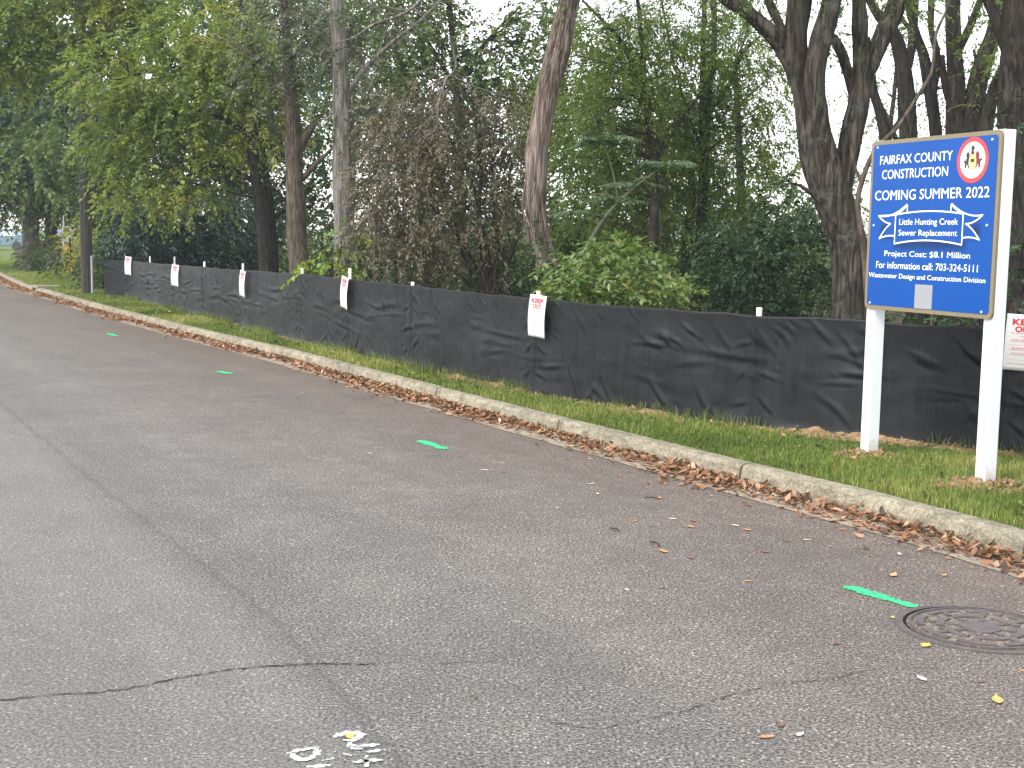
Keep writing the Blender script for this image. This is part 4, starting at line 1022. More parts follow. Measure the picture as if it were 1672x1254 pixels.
# forest floor behind the fence
ff = np.array([FLn[i] + np.array([FNn[i][0], FNn[i][1], 0]) * -.25 for i in range(0, len(FLn) - 60, 12)]); bk = ff + np.array([.42, .9, 0]) * 60
ff[:, 2] = VZ + .03; bk[:, 2] = VZ + .06; rows = [ff + (bk - ff) * t for t in np.linspace(0, 1, 22) ** 1.6]; G = np.stack(rows, 1); n0 = G.shape
G[:, 1:-1, 2] += .05 * vnoise(G[:, 1:-1].reshape(-1, 3) * .5).reshape(G[:, 1:-1, 2].shape)
tag(mk('forest_floor', G.reshape(-1, 3), grid_faces(n0[0], n0[1]), M['forest'], smooth=True), kind='structure')

# broad-leaved weeds in the verge
n = 240; s = sA + (sB - sA) * rng.uniform(0, 1, n) ** 1.3; P = curb_at(s, -rng.uniform(.02, 1.25, n)); P = P[fence_gap(P) > .12]; n = len(P); k_ = 9
a = rng.uniform(0, 2 * PI, (n, k_)); D = unit(np.stack([np.cos(a), np.sin(a), rng.uniform(.2, 1.1, (n, k_))], -1)).reshape(-1, 3)
C_ = np.repeat(P, k_, 0); C_[:, 2] = VZ + .012 + rng.uniform(0, .03, n * k_); Lw = np.repeat(rng.uniform(.018, .05, n), k_)
V, F = leaf_quads(C_, D, np.tile([[0, 0, 1.0]], (n * k_, 1)) + rng.normal(0, .2, (n * k_, 3)), Lw, Lw * .6)
tag(mk('weeds', V, F, LM['midgreen'], attr=np.repeat(np.repeat(rng.uniform(.2, 1, n), k_), 2)), kind='stuff')
# twigs lying on the asphalt
for (x0, y0, x1, y1, lab) in ((996, 862, 1012, 868, 'short dark twig in the middle of the lane'), (1052, 812, 1078, 815, 'thin twig beside an orange leaf below the gutter'), (1062, 884, 1078, 893, 'small dark twig just above an orange leaf in the lane'), (766, 1136, 776, 1141, 'tiny straw-coloured twig near the lower middle of the road')):
    A_, B_ = atz(x0, y0, .006), atz(x1, y1, .006); m = (A_ + B_) / 2 + np.array([.01, .012, .004]); C = catmull(np.array([(*A_, .003), (*m, .0035), (*B_, .002)]), 5)
    tag(mk('fallen_twig', *tube(C, 6), M['stem_pale'] if x0 == 766 else M['bark_dark'], origin=A_), lab, 'twig')

# --- far masses
def mass(name, blobs, Y, leafmat, leaf, seed, lai=3, **k):
    V, F, A, t = sprays(blobs, Y, leaf, 12, lai, seed=seed, **k); return tag(mk(name, V, F, LM[leafmat], attr=A), kind='stuff')
fb = []
rf = np.random.default_rng(21)
for x in np.arange(-60, 1340, 75):
    fb.append((x + rf.uniform(-25, 25), rf.uniform(320, 400) if x > 120 else 270, 80, 90 if x > 120 else 60, rf.uniform(-4, 6), 2.5))
    if x < 1150: fb.append((x + rf.uniform(-25, 25), rf.uniform(160, 240), 70, 75, rf.uniform(-4, 6), 2.5))
    if x < 620: fb.append((x + rf.uniform(-25, 25), rf.uniform(-60, 60), 80, 80, rf.uniform(-4, 6), 2.5))
mass('distant_woodland', fb, 46, 'midgreen', (.22, .13), 3, 1.25)
mass('distant_undergrowth', [(x, 420, 70, 50, rf.uniform(-3, 3), 1.5) for x in range(150, 1700, 70)], 38, 'midgreen', (.18, .11), 4, 1.7)
# understorey just behind the fence
mass('undergrowth', [(x + rf.uniform(-15, 15), 458 + .03 * (x - 600) + rf.uniform(-8, 8), 50, 30, rf.uniform(-1, 2), .8) for x in range(590, 900, 34)], 20, 'deepgreen', (.09, .035), 5, 1.6, droop=-.4)
mass('undergrowth', [(x + rf.uniform(-15, 15), 470 + rf.uniform(-10, 10), 50, 34, rf.uniform(-1, 2), .9) for x in range(1100, 1440, 42)], 20, 'deepgreen', (.10, .05), 6, 1.5)

# --- left: far street trees
plant('shade_tree', 'large blue-green tree filling the far upper left of the photo', 'tree', 50, [[(52, 425, 30), (50, 380, 27), (45, 300, 24), (40, 200, 20), (40, 60, 10)], [(45, 310, 14), (90, 240, 10), (130, 160, 6)], [(44, 300, 14), (0, 230, 10), (-60, 150, 6)]],
      [(30, 200, 110, 95), (110, 230, 90, 100), (-40, 260, 90, 90), (20, 285, 80, 50), (110, 305, 60, 45), (160, 290, 45, 70), (0, 120, 120, 70), (140, 130, 80, 70), (-90, 150, 90, 130)], 'bluegreen', (.13, .075), 'bark_grey', lai=3.2, nb=50, seed=31, br=.05, per=16)
plant('shade_tree', 'dark twin trunk beside the far shrub left of the utility pole', 'tree', 53, [[(84, 420, 26), (84, 380, 24), (88, 300, 20), (95, 200, 14)]], [(90, 290, 60, 50), (70, 325, 50, 24), (120, 340, 34, 20)], 'bluegreen', (.13, .075), 'bark_dark', lai=2.5, nb=20, seed=32, br=.05)
plant('overhanging_tree', 'yellow-green tree whose crown reaches over the top left corner', 'tree', 28.5, [[(-190, 430, 30), (-185, 300, 26), (-150, 150, 20), (-80, 60, 14), (20, 30, 8)], [(-150, 150, 12), (-60, 110, 8), (60, 90, 5)], [(-80, 60, 9), (120, 10, 6), (230, 20, 3)]],
      [(40, 10, 130, 75), (170, 20, 110, 60), (90, 85, 80, 35), (-60, 60, 110, 80), (290, 30, 100, 55), (10, 80, 60, 40), (130, -90, 150, 80)], 'yellowgreen', (.13, .075), 'bark_grey', lai=2.3, nb=60, seed=33, br=.03)
# hedge and small things by the far kerb
plant('shrub', 'rounded grey-green shrub on the lawn left of the utility pole', 'shrub', 48, [], [(85, 418, 36, 26, 0, 1.2), (60, 420, 20, 22, 0, 1.0), (106, 424, 24, 20, 0, 1.0)], 'greygreen', (.10, .05), lai=4, seed=34, base=at(85, 440, 48))
plant('yellow_shrub', 'small yellow-leaved sapling between the grey shrub and the utility pole', 'shrub', 40, [[(118, 440, 3), (116, 410, 3), (114, 390, 2)]], [(120, 392, 16, 12, 0, .5), (110, 428, 10, 10, 0, .4), (130, 428, 12, 16, 0, .5), (124, 405, 12, 16, 0, .5)], 'yellow', (.11, .07), lai=1.8, nb=10, seed=35)
plant('yellow_shrub', 'taller yellowish shrub just right of the utility pole', 'shrub', 37, [[(168, 440, 4), (166, 410, 3), (164, 380, 2)]], [(165, 372, 22, 30, 0, .6), (172, 410, 20, 30, 0, .6), (156, 350, 16, 22, 0, .6), (180, 345, 30, 22)], 'yellowgreen', (.10, .055), lai=2.2, nb=10, seed=36)
plant('undergrowth_bush', 'low dark bush between the utility pole and the fence corner', 'shrub', 34, [[(168, 455, 3), (168, 430, 2)]], [(165, 440, 24, 24, 0, .7), (158, 462, 10, 14, 0, .4), (190, 410, 24, 30, 1, .8), (205, 400, 24, 30, 1.5, .8)], 'deepgreen', (.09, .05), lai=3, nb=6, seed=37)
# dark evergreens
plant('evergreen_bush', 'big dark evergreen bush behind the left end of the fence', 'shrub', 34, [[(270, 440, 8), (272, 400, 7), (275, 350, 5)], [(310, 440, 7), (318, 390, 5), (325, 350, 4)]], [(255, 375, 58, 55, 0, 1.2), (330, 370, 70, 60, 0, 1.3), (295, 340, 60, 40, 0, 1.2), (395, 385, 48, 50, 1, 1.2), (220, 400, 30, 35, 0, 1), (350, 410, 60, 30, 0, 1.1), (280, 415, 60, 25, 0, 1)], 'dark', (.13, .055), lai=4.2, nb=30, seed=38)
plant('forest_tree', 'dark green tree behind the drooping yellow-green branches', 'tree', 38, [[(380, 440, 20), (378, 350, 17), (370, 240, 14), (365, 100, 9), (360, 0, 6)]], [(230, 250, 80, 110), (330, 220, 100, 110), (400, 160, 80, 90), (250, 120, 80, 80), (430, 270, 60, 70), (190, 330, 50, 60), (380, 60, 100, 70), (470, 60, 80, 80)], 'deepgreen', (.13, .07), lai=2.6, nb=50, seed=39, br=.03, group=WOOD)
plant('forest_tree', 'tree with drooping yellow-green branches over the left fence', 'tree', 25, [[(436, 440, 24), (432, 400, 22), (424, 320, 20), (414, 240, 18), (420, 140, 13), (400, 40, 9), (380, -60, 6)], [(418, 230, 10), (360, 190, 8), (300, 180, 6), (240, 200, 3)], [(416, 180, 9), (350, 120, 7), (280, 110, 5), (190, 130, 3)], [(424, 300, 7), (360, 270, 5), (300, 290, 3)]],
      [(300, 150, 100, 65), (215, 200, 60, 45), (330, 220, 90, 55), (250, 265, 75, 50), (300, 315, 60, 28), (225, 325, 34, 22), (400, 110, 70, 60), (340, 60, 100, 50), (430, 190, 50, 55), (180, 120, 60, 50), (170, 225, 34, 20)], 'yellowgreen', (.115, .062), 'bark_dark', lai=2.1, nb=90, seed=40, br=.022, group=WOOD, per=12, dens=1.15)
# trunks A and B
plant('forest_tree', 'straight brown trunk rising behind the fence left of the paler trunk', 'tree', 23, [[(490, 440, 33), (488, 400, 31), (486, 340, 30), (480, 260, 28), (476, 200, 24), (470, 130, 20), (466, 50, 15), (460, -60, 10)], [(484, 250, 14), (505, 215, 11), (520, 190, 8)], [(486, 300, 10), (520, 265, 8), (545, 240, 5)], [(474, 150, 9), (440, 110, 7), (395, 80, 5), (350, 60, 3)], [(470, 100, 8), (520, 60, 6), (570, 30, 4)]],
      [(470, 60, 90, 60), (540, 110, 60, 60), (440, 150, 40, 50), (500, 0, 110, 60), (600, 180, 40, 40)], 'greygreen', (.085, .045), 'bark_brown', lai=1.0, nb=120, seed=41, br=.016, ridge=.010, sides=26, seg=.08, group=WOOD)
plant('forest_tree', 'pale grey streaked trunk in front of the yellow-green shoots', 'tree', 21, [[(566, 450, 33), (565, 400, 33), (562, 330, 36), (558, 250, 35), (557, 180, 32), (554, 100, 27), (552, 30, 24), (550, -60, 18)], [(556, 170, 9), (590, 120, 7), (640, 70, 5), (690, 30, 3), (730, -10, 2)], [(556, 190, 7), (600, 200, 5), (640, 230, 3)]],
      [(570, 130, 60, 60), (610, 230, 45, 35), (520, 20, 80, 50), (600, 40, 60, 40), (640, 190, 30, 25)], 'greygreen', (.08, .042), 'bark_grey', lai=.9, nb=110, seed=42, br=.012, ridge=.008, sides=26, seg=.08, group=WOOD)
plant('forest_tree', 'thin dark leaning trunk left of the brown trunk', 'tree', 27, [[(448, 440, 17), (444, 390, 17), (436, 320, 15), (425, 240, 13), (415, 160, 10), (410, 60, 7)], [(440, 360, 7), (465, 345, 5), (490, 350, 3)]], [(400, 120, 60, 60), (520, 300, 30, 50), (460, 320, 26, 50), (530, 230, 30, 50)], 'deepgreen', (.09, .05), lai=1.4, nb=30, seed=43, group=WOOD)
plant('forest_tree', 'shadowy dark green tree behind the brown shrubs', 'tree', 29, [[(690, 470, 20), (692, 380, 18), (696, 280, 14), (700, 180, 9)]], [(650, 200, 70, 70), (730, 260, 80, 70), (820, 230, 60, 80), (660, 330, 70, 70), (760, 370, 80, 60), (850, 350, 50, 70), (620, 430, 60, 40), (720, 440, 80, 30)], 'deepgreen', (.12, .07), lai=1.5, nb=50, seed=71, group=WOOD)
plant('forest_tree', 'mid green tree behind the two close slim stems', 'tree', 30, [[(1090, 480, 18), (1088, 380, 16), (1082, 260, 13), (1080, 140, 9)]], [(1000, 260, 70, 80), (1090, 240, 80, 90), (960, 380, 60, 60), (1060, 400, 80, 60), (1170, 330, 70, 70), (1220, 260, 40, 50), (1130, 130, 60, 50), (1190, 430, 60, 40), (980, 130, 60, 60)], 'midgreen', (.12, .065), lai=1.25, nb=60, seed=72, group=WOOD)
# yellow-green shoots
plant('sapling', 'bright yellow-green leafy shoots standing above the fence', 'shrub', 18.6, [[(540, 450, 3), (535, 420, 2.4), (520, 390, 1.6)], [(548, 450, 3), (556, 410, 2), (560, 380, 1.4)]], [(535, 412, 26, 24, 0, .3), (510, 388, 14, 12, 0, .2), (558, 395, 18, 20, 0, .3), (545, 435, 34, 16, 0, .3), (575, 425, 14, 22, 0, .3), (530, 440, 30, 12, 0, .3)], 'bright', (.085, .06), lai=1.5, nb=14, seed=44, br=.006)
# brown multi-stem shrub
stems = [[(x_[0], x_[1], x_[2] * 1.35) for x_ in st_] for st_ in [[(800, 478, 7), (798, 440, 6), (790, 380, 5), (770, 300, 4), (740, 210, 2.5)], [(806, 478, 6), (812, 420, 5), (826, 340, 4), (836, 260, 2)], [(795, 478, 5), (775, 430, 4), (745, 380, 3.5), (690, 320, 2)], [(803, 478, 5), (806, 400, 5), (805, 330, 4), (800, 220, 2.5)],
         [(790, 478, 5), (765, 440, 4), (752, 400, 3.5), (735, 340, 2.5), (700, 250, 1.5)], [(812, 478, 5), (830, 430, 4), (848, 380, 3), (858, 320, 2)], [(785, 478, 4), (740, 440, 3), (680, 400, 2.5), (620, 380, 1.5)], [(798, 478, 6), (786, 430, 5), (780, 360, 4), (785, 280, 3), (770, 160, 2)]]]
plant('brown_shrub', 'tall brown-leaved many-stemmed shrub left of the vine-covered trunk', 'shrub', 17.6, stems, [(700, 180, 90, 70, 1, .9), (640, 260, 60, 80, 1.2, .8), (760, 230, 90, 90, .6, .9), (830, 240, 45, 110, 0, .6), (690, 330, 90, 60, .6, .8), (790, 330, 70, 60, 0, .7), (640, 400, 60, 45, .6, .7), (730, 400, 80, 40, .2, .7), (840, 360, 34, 70, 0, .5), (700, 260, 60, 60, -.4, .5)], 'brown', (.070, .032), 'bark_dark', lai=1.05, per=12, droop=.6, nb=240, seed=45, br=.013, zmin=.5)
plant('brown_shrub', 'reddish brown drooping shrub between pale trunk and many-stemmed shrub', 'shrub', 19.5, [[(610, 455, 6), (612, 410, 5), (615, 340, 4), (625, 260, 3)], [(650, 460, 5), (655, 400, 4), (660, 320, 3), (670, 220, 2)]], [(640, 310, 60, 50, 0, .7), (620, 380, 45, 50, 0, .7), (680, 420, 50, 35, 0, .6), (640, 220, 50, 60, 0, .6)], 'brown', (.075, .036), 'bark_brown', lai=.85, droop=.6, nb=60, seed=46, br=.010, zmin=.5)
# trees behind centre
plant('forest_tree', 'light green tree showing sky gaps at the top centre', 'tree', 32, [[(760, 470, 18), (756, 380, 17), (750, 250, 15), (745, 120, 13), (735, 30, 9), (730, -60, 6)], [(748, 150, 8), (700, 70, 6), (660, 20, 3)], [(746, 130, 7), (800, 60, 5), (850, 10, 3)]], [(650, 60, 70, 60), (720, 130, 80, 45), (820, 110, 70, 50), (770, 60, 60, 30), (640, -20, 90, 50), (860, 190, 50, 60), (700, 0, 60, 40), (880, 30, 60, 40), (600, 110, 60, 60), (940, 80, 50, 60)], 'midgreen', (.12, .07), lai=2.3, nb=60, seed=47, br=.025, group=WOOD)
plant('forest_tree', 'small dark forked tree right of the vine-covered trunk', 'tree', 20, [[(1066, 480, 17), (1066, 400, 17), (1070, 300, 15), (1064, 220, 14), (1048, 140, 12), (1022, 80, 9), (990, 40, 7), (950, 0, 5)], [(1052, 150, 9), (1050, 90, 8), (1044, 20, 7), (1034, -60, 5)], [(1068, 260, 7), (1110, 200, 6), (1160, 120, 4), (1170, 30, 2)]],
      [(980, 60, 70, 60), (1060, 90, 60, 60), (1010, 170, 70, 60), (960, 250, 60, 60, .6), (1060, 250, 60, 60, .6), (1080, 30, 70, 50), (1000, 330, 60, 55, .8), (1100, 350, 50, 60, .8), (920, 140, 40, 80, 1)], 'fern', (.070, .026), lai=2.0, per=20, nb=110, seed=48, br=.014, kind='fern', ridge=.006, sides=14, seg=.12, group=WOOD)
plant('forest_tree', 'slim dark tree with two close stems at the middle right', 'tree', 21, [[(1138, 490, 20), (1142, 420, 18), (1148, 330, 17), (1150, 240, 15), (1158, 150, 13), (1166, 60, 10), (1160, -60, 7)], [(1150, 330, 10), (1146, 240, 9), (1148, 120, 9), (1150, -50, 8)], [(1154, 190, 7), (1190, 140, 6), (1210, 90, 5), (1240, 60, 3)], [(1150, 250, 6), (1125, 190, 5), (1100, 100, 4), (1080, 0, 3)]],
      [(1130, 110, 60, 60), (1200, 70, 60, 50), (1110, 210, 60, 50), (1180, 210, 55, 50), (1230, 140, 50, 60), (1130, 20, 80, 40), (1170, 320, 60, 50, .6), (1250, 220, 34, 45), (1220, 300, 50, 45)], 'fern', (.070, .026), lai=1.8, per=20, nb=110, seed=49, br=.014, kind='fern', ridge=.006, sides=14, seg=.12, group=WOOD)
plant('forest_tree', 'dark trunk low behind the leafy bush, partly hidden', 'tree', 22, [[(1118, 490, 20), (1120, 440, 19), (1124, 380, 16), (1130, 300, 12), (1120, 200, 8)]], [(1110, 280, 60, 50), (1050, 180, 50, 60), (1160, 420, 40, 40)], 'midgreen', (.08, .045), lai=1.3, nb=30, seed=50, group=WOOD)
plant('forest_tree', 'straight dark trunk right of the leafy bush under the green boughs', 'tree', 24, [[(1216, 505, 20), (1216, 440, 18), (1212, 340, 15), (1206, 240, 12), (1200, 100, 8)]], [(1210, 240, 60, 70), (1270, 320, 44, 60), (1240, 30, 50, 50), (1180, 390, 50, 50), (1260, 130, 34, 60)], 'fern', (.10, .04), lai=1.0, nb=40, seed=51, group=WOOD, kind='fern', per=18)
plant('forest_tree', 'thin dark stem between the vine-covered trunk and the forked tree', 'tree', 24, [[(1010, 480, 11), (1008, 400, 11), (998, 320, 10), (985, 230, 8), (960, 120, 6)]], [(960, 200, 60, 70), (930, 320, 40, 70), (990, 400, 60, 40), (1040, 330, 50, 70), (900, 400, 40, 50)], 'midgreen', (.085, .05), lai=1.7, nb=40, seed=52, group=WOOD)
plant('evergreen_bush', 'dense dark green shrub left of the big forked tree', 'shrub', 18.5, [[(1250, 505, 9), (1252, 460, 8), (1262, 400, 6), (1270, 340, 4)]], [(1230, 430, 55, 50, 0, .9), (1300, 420, 50, 60, 0, .9), (1200, 380, 45, 45, .3, .7), (1285, 350, 45, 45, 0, .7), (1330, 470, 30, 40, 0, .6), (1250, 490, 60, 22, 0, .7), (1170, 430, 30, 40, .3, .6)], 'deepgreen', (.08, .04), lai=3.0, nb=40, seed=53)
# vine-covered trunk
vt = plant('vine_covered_trunk', 'leaning trunk shaggy with pinkish dead vine strands behind a keep out notice', 'tree', 15.4, [[(892, 445, 42), (880, 385, 33), (872, 335, 35), (876, 290, 31), (876, 250, 32), (888, 180, 31), (896, 140, 33), (911, 85, 35), (920, 40, 30), (929, 0, 29), (942, -60, 28)]], [(920, -90, 120, 60)], 'midgreen', (.09, .05), 'bark_vine', lai=1, nb=20, seed=54, ridge=.010, sides=60, seg=.03)
ab = AB(); rv = np.random.default_rng(8); Cv = resample(catmull(wpath([(892, 445, 42), (880, 385, 33), (872, 335, 35), (876, 290, 31), (876, 250, 32), (888, 180, 31), (896, 140, 33), (911, 85, 35), (920, 40, 30), (929, 0, 29), (942, -60, 28)], 15.4), 6), .12)
for k in range(150):
    i0 = rv.integers(0, len(Cv) - 8); i1 = min(len(Cv), i0 + rv.integers(6, 22)); a = rv.uniform(PI * .95, PI * 2.05) + np.cumsum(rv.normal(0, .10, i1 - i0)); rr = Cv[i0:i1, 3] * rv.uniform(1.0, 1.10) + .004
    P = Cv[i0:i1, :3] + np.stack([np.cos(a) * rr, np.sin(a) * rr, 0 * a], 1); ab.add(*tube(np.c_[P, np.full(len(P), rv.uniform(.002, .006))], 4))
ab.build('vine_strands', M['bark_vine'], vt, smooth=True)['kind'] = 'stuff'
V, F, A, _t = sprays([(880, 440, 30, 50, -.35, .15), (905, 470, 24, 30, -.35, .15), (868, 400, 10, 34, -.3, .1)], 15.4, (.05, .04), 8, 1.1, seed=55); mk('ivy', V, F, LM['deepgreen'], vt, attr=A)
# pale arching stem with long compound leaves
sm = plant('sumac', 'pale arching stem with long feathery compound leaves right of the vine-covered trunk', 'shrub', 14.6, [[(943, 440, 8), (960, 400, 7), (985, 358, 6), (1015, 325, 5), (1050, 295, 3.6), (1092, 266, 2.2)], [(1010, 330, 2.6), (1000, 280, 2), (985, 230, 1.4)]], [], 'sumac', (.1, .05), 'stem_pale', nb=0, seed=56, sides=8, seg=.1, part='stem')
def frond(px, py, Y, dx, dz, L, r, dy=0.0):
    c = at(px, py, Y); d = unit(np.array([dx, dy, dz])); n = 13; t = np.linspace(.08, 1, n); P = c + d * (t * L)[:, None]; P[:, 2] -= .30 * L * t ** 2
    T = unit(np.gradient(P, axis=0)); S = unit(np.cross(T, np.array([0, 0, 1.0]))); Vs = []; Ds = []; Ls = []
    for sg in (-1, 1): Vs.append(P); Ds.append(unit(S * sg + T * .35 + np.array([0, 0, -.35]) + r.normal(0, .08, (n, 3)))); Ls.append(.12 * np.sin(PI * np.clip(t * .85 + .12, 0, 1)) + .02)
    C = np.concatenate(Vs); D = np.concatenate(Ds); Lq = np.concatenate(Ls)
    V, F = leaf_quads(C, D, np.tile([[0, 0, 1.0]], (len(C), 1)) + r.normal(0, .2, (len(C), 3)), Lq, Lq * .30)
    tv, tf = tube(np.c_[P, np.full(n, .003)], 4); return V, F, np.repeat(np.clip(r.normal(.55, .2, len(C)), 0, 1), 2), tv, tf
r_ = np.random.default_rng(5); hubs = [(985, 228, 9), (1090, 268, 9), (1005, 322, 5), (1040, 300, 5), (950, 345, 4)]
for hx, hy, nf in hubs:
    for k in range(nf):
        a = 2 * PI * k / nf + r_.uniform(-.3, .3); V, F, A, tv, tf = frond(hx, hy, 14.6, math.cos(a), r_.uniform(.0, .5), r_.uniform(.30, .46), r_, math.sin(a) * .8)
        fo = mk('frond', V, F, LM['sumac'], sm, attr=A); mk('frond_stalk', tv, tf, M['stem_pale'], fo)
# leafy bush in front: biggest leaves are parts
bushb = [(960, 450, 60, 40, 0, .5), (1020, 440, 70, 45, .1, .5), (1080, 470, 50, 30, .1, .4), (1000, 415, 50, 28, .1, .4), (930, 475, 45, 22, -.2, .3), (1040, 480, 60, 20, -.2, .3), (900, 480, 22, 14, -.2, .2), (990, 475, 60, 22, -.3, .3)]
bu = plant('leafy_bush', 'bright bush of broad pointed leaves spilling over the fence near the notice', 'shrub', 13.9, [[(1000, 490, 6), (995, 460, 5), (985, 430, 3)], [(1010, 490, 5), (1030, 460, 4), (1050, 440, 3)], [(990, 490, 5), (950, 470, 4), (930, 460, 2)]], bushb, 'bush', (.085, .045), 'bark_brown', lai=1.9, per=8, droop=.25, nb=70, seed=57, br=.005)
r_ = np.random.default_rng(12); big = []
Lm = np.array([(0, 0, 0), (.25, .26, .05), (.55, .24, .03), (1, 0, -.16), (.55, -.24, .03), (.25, -.26, .05), (.3, 0, .0), (.65, 0, -.03)], float)
Fm = [(0, 6, 1), (1, 6, 2), (2, 6, 7), (2, 7, 3), (0, 5, 6), (5, 4, 6), (4, 7, 6), (4, 3, 7)]
lme = []
for k in range(4):
    me = bpy.data.meshes.new('leaf'); V = Lm * [1, r_.uniform(.8, 1.1), r_.uniform(.6, 2)]; me.from_pydata([tuple(v) for v in V], [], Fm); me.materials.append(LM['bush'])
    a = me.attributes.new('v', 'FLOAT', 'FACE'); a.data.foreach_set('value', [.35 + .2 * k] * len(Fm)); lme.append(me)
for k in range(290):
    b = bushb[r_.integers(len(bushb))]; c = at(b[0] + b[2] * r_.uniform(-.95, .95), b[1] + b[3] * r_.uniform(-1.0, .6), 13.9 + b[4] - r_.uniform(.1, .9) * b[5])
    if c[2] < .5: c[2] = .5 + r_.uniform(0, .5)
    o = bpy.data.objects.new('leaf', lme[r_.integers(4)]); scene.collection.objects.link(o); o.parent = bu; o.location = c - wloc(bu)
    s_ = r_.uniform(.07, .115); o.scale = (s_, s_, s_); o.rotation_euler = (r_.normal(.2, .4), r_.normal(.35, .3), r_.uniform(0, 2 * PI))

# --- big forked tree
E1 = [(1388, 520, 56), (1386, 490, 51), (1381, 400, 54), (1361, 319, 54), (1346, 279, 54), (1325, 230, 42), (1311, 180, 33), (1300, 120, 30), (1299, 60, 32), (1309, 0, 34), (1312, -60, 30)]
plant('big_forked_tree', 'largest trunk, forking low into several heavy limbs left of the blue sign', 'tree', 13.2,
      [E1, [(1366, 325, 32, -.03), (1352, 265, 31, -.10), (1340, 210, 28, -.15), (1333, 160, 31, -.18), (1334, 115, 33, -.2), (1345, 60, 35, -.2), (1359, 0, 31, -.2), (1368, -60, 30, -.2)],
       [(1370, 340, 30, 0), (1382, 280, 30, .03), (1392, 215, 31, .05), (1404, 150, 28, .05), (1407, 100, 25, .05), (1406, 60, 21, 0), (1403, 0, 20, 0), (1400, -60, 20, 0)],
       [(1402, 165, 22, .06), (1420, 105, 24, .1), (1437, 60, 24, .15), (1460, 8, 27, .2), (1480, -60, 24, .2)],
       [(1302, 135, 22, .03), (1288, 98, 25, .03), (1264, 62, 25, 0), (1235, 35, 22, 0), (1205, 12, 21, 0), (1170, -12, 17, 0)],
       [(1400, 170, 16, .3), (1384, 110, 14, .4), (1366, 70, 12, .5), (1352, 55, 10, .6)],
       [(1282, 60, 12, .2), (1262, 20, 10, .3), (1240, -30, 8, .3)],
       [(1352, 390, 6, -.2), (1335, 330, 5, -.3), (1300, 300, 4, -.4), (1270, 305, 2.5, -.4)]],
      [(1240, -70, 150, 60), (1400, -80, 160, 60), (1190, 60, 30, 30), (1330, 60, 30, 40, 1)], 'fern', (.06, .022), 'bark_big', lai=.9, nb=70, kind='fern', per=20, seed=58, ridge=.017, sides=110, seg=.022, br=.010)
# pale leaning stem against it
plant('leaning_stem', 'pale thin leaning stem crossing up right behind the blue sign', 'tree', 12.6, [[(1416, 480, 11), (1410, 400, 10), (1400, 335, 9), (1408, 292, 9), (1428, 247, 8), (1466, 207, 7), (1502, 152, 6), (1522, 115, 5.5), (1528, 58, 5), (1548, 10, 4), (1556, -50, 3)], [(1406, 300, 5), (1396, 270, 4), (1390, 240, 3)]], [], 'fern', (.06, .02), 'bark_brown', nb=0, seed=59, sides=12, seg=.06)
# right-hand group of black stems
def stem_tree(label, Y, tr, seed, blobs=()):
    return plant('forest_tree', label, 'tree', Y, tr, list(blobs), 'fern', (.06, .024), 'bark_dark', lai=.55, nb=40, kind='fern', per=18, seed=seed, ridge=.010, sides=30, seg=.06, br=.010, group=WOOD)
stem_tree('dark curving double stem directly above the left half of the blue sign', 16.5, [[(1500, 510, 34), (1492, 400, 32), (1486, 300, 30), (1484, 200, 28), (1478, 120, 24), (1462, 60, 20), (1430, 20, 14), (1400, -40, 10)], [(1470, 330, 18), (1452, 250, 17), (1440, 190, 15), (1425, 140, 12), (1415, 60, 9)], [(1482, 110, 14), (1490, 50, 13), (1496, -50, 11)], [(1474, 250, 10), (1450, 200, 8), (1430, 150, 7)]], 60, [(1440, 160, 40, 50, .3, .5), (1400, 250, 30, 40, .3, .5), (1470, 20, 60, 40)])
stem_tree('dark sinuous stem above the middle of the blue sign', 17.5, [[(1535, 510, 28), (1535, 400, 26), (1532, 300, 24), (1530, 215, 20), (1520, 150, 20), (1508, 90, 15), (1490, 40, 13), (1470, -40, 10)], [(1524, 150, 12), (1530, 90, 12), (1520, 40, 10), (1524, -40, 8)], [(1500, 70, 8), (1470, 30, 6), (1440, 10, 5)]], 61, [(1500, 60, 50, 50, .3, .5), (1550, 150, 30, 40, .3, .5)])
stem_tree('broad dark upright stem above the seal on the blue sign', 16.8, [[(1568, 510, 42), (1566, 400, 40), (1562, 300, 34), (1560, 200, 30), (1560, 120, 28), (1558, 60, 24), (1556, -50, 20)], [(1570, 330, 34), (1578, 230, 34), (1590, 170, 32), (1604, 110, 28), (1622, 50, 22), (1640, -30, 18)], [(1560, 90, 13), (1580, 50, 12), (1600, 0, 10)], [(1566, 200, 10), (1545, 150, 8), (1536, 90, 7)]], 62, [(1610, 70, 50, 60, 0, .5), (1570, 30, 50, 50, .3, .5)])
stem_tree('slanting dark stem between the broad stem and the right edge trunk', 16.0, [[(1598, 510, 30), (1598, 400, 28), (1602, 290, 24), (1610, 210, 22), (1622, 150, 20), (1640, 110, 16), (1660, 70, 12), (1680, 20, 10)], [(1616, 180, 10), (1600, 130, 8), (1590, 80, 6)]], 63, [(1620, 150, 40, 50, 0, .5), (1640, 60, 40, 60, 0, .5)])
rt = plant('forest_tree', 'very dark thick trunk at the right photo edge, partly clad in ivy', 'tree', 12.8, [[(1672, 520, 74), (1668, 420, 66), (1664, 320, 62), (1664, 220, 60), (1664, 120, 56), (1666, 40, 54), (1664, -60, 48)], [(1660, 120, 20), (1640, 60, 18), (1620, 10, 14), (1590, -50, 10)]], [(1650, 30, 60, 40, .5, .5), (1700, -60, 120, 60)], 'fern', (.06, .024), 'bark_dark', lai=.7, nb=30, kind='fern', per=18, seed=64, ridge=.014, sides=60, seg=.03, group=WOOD)
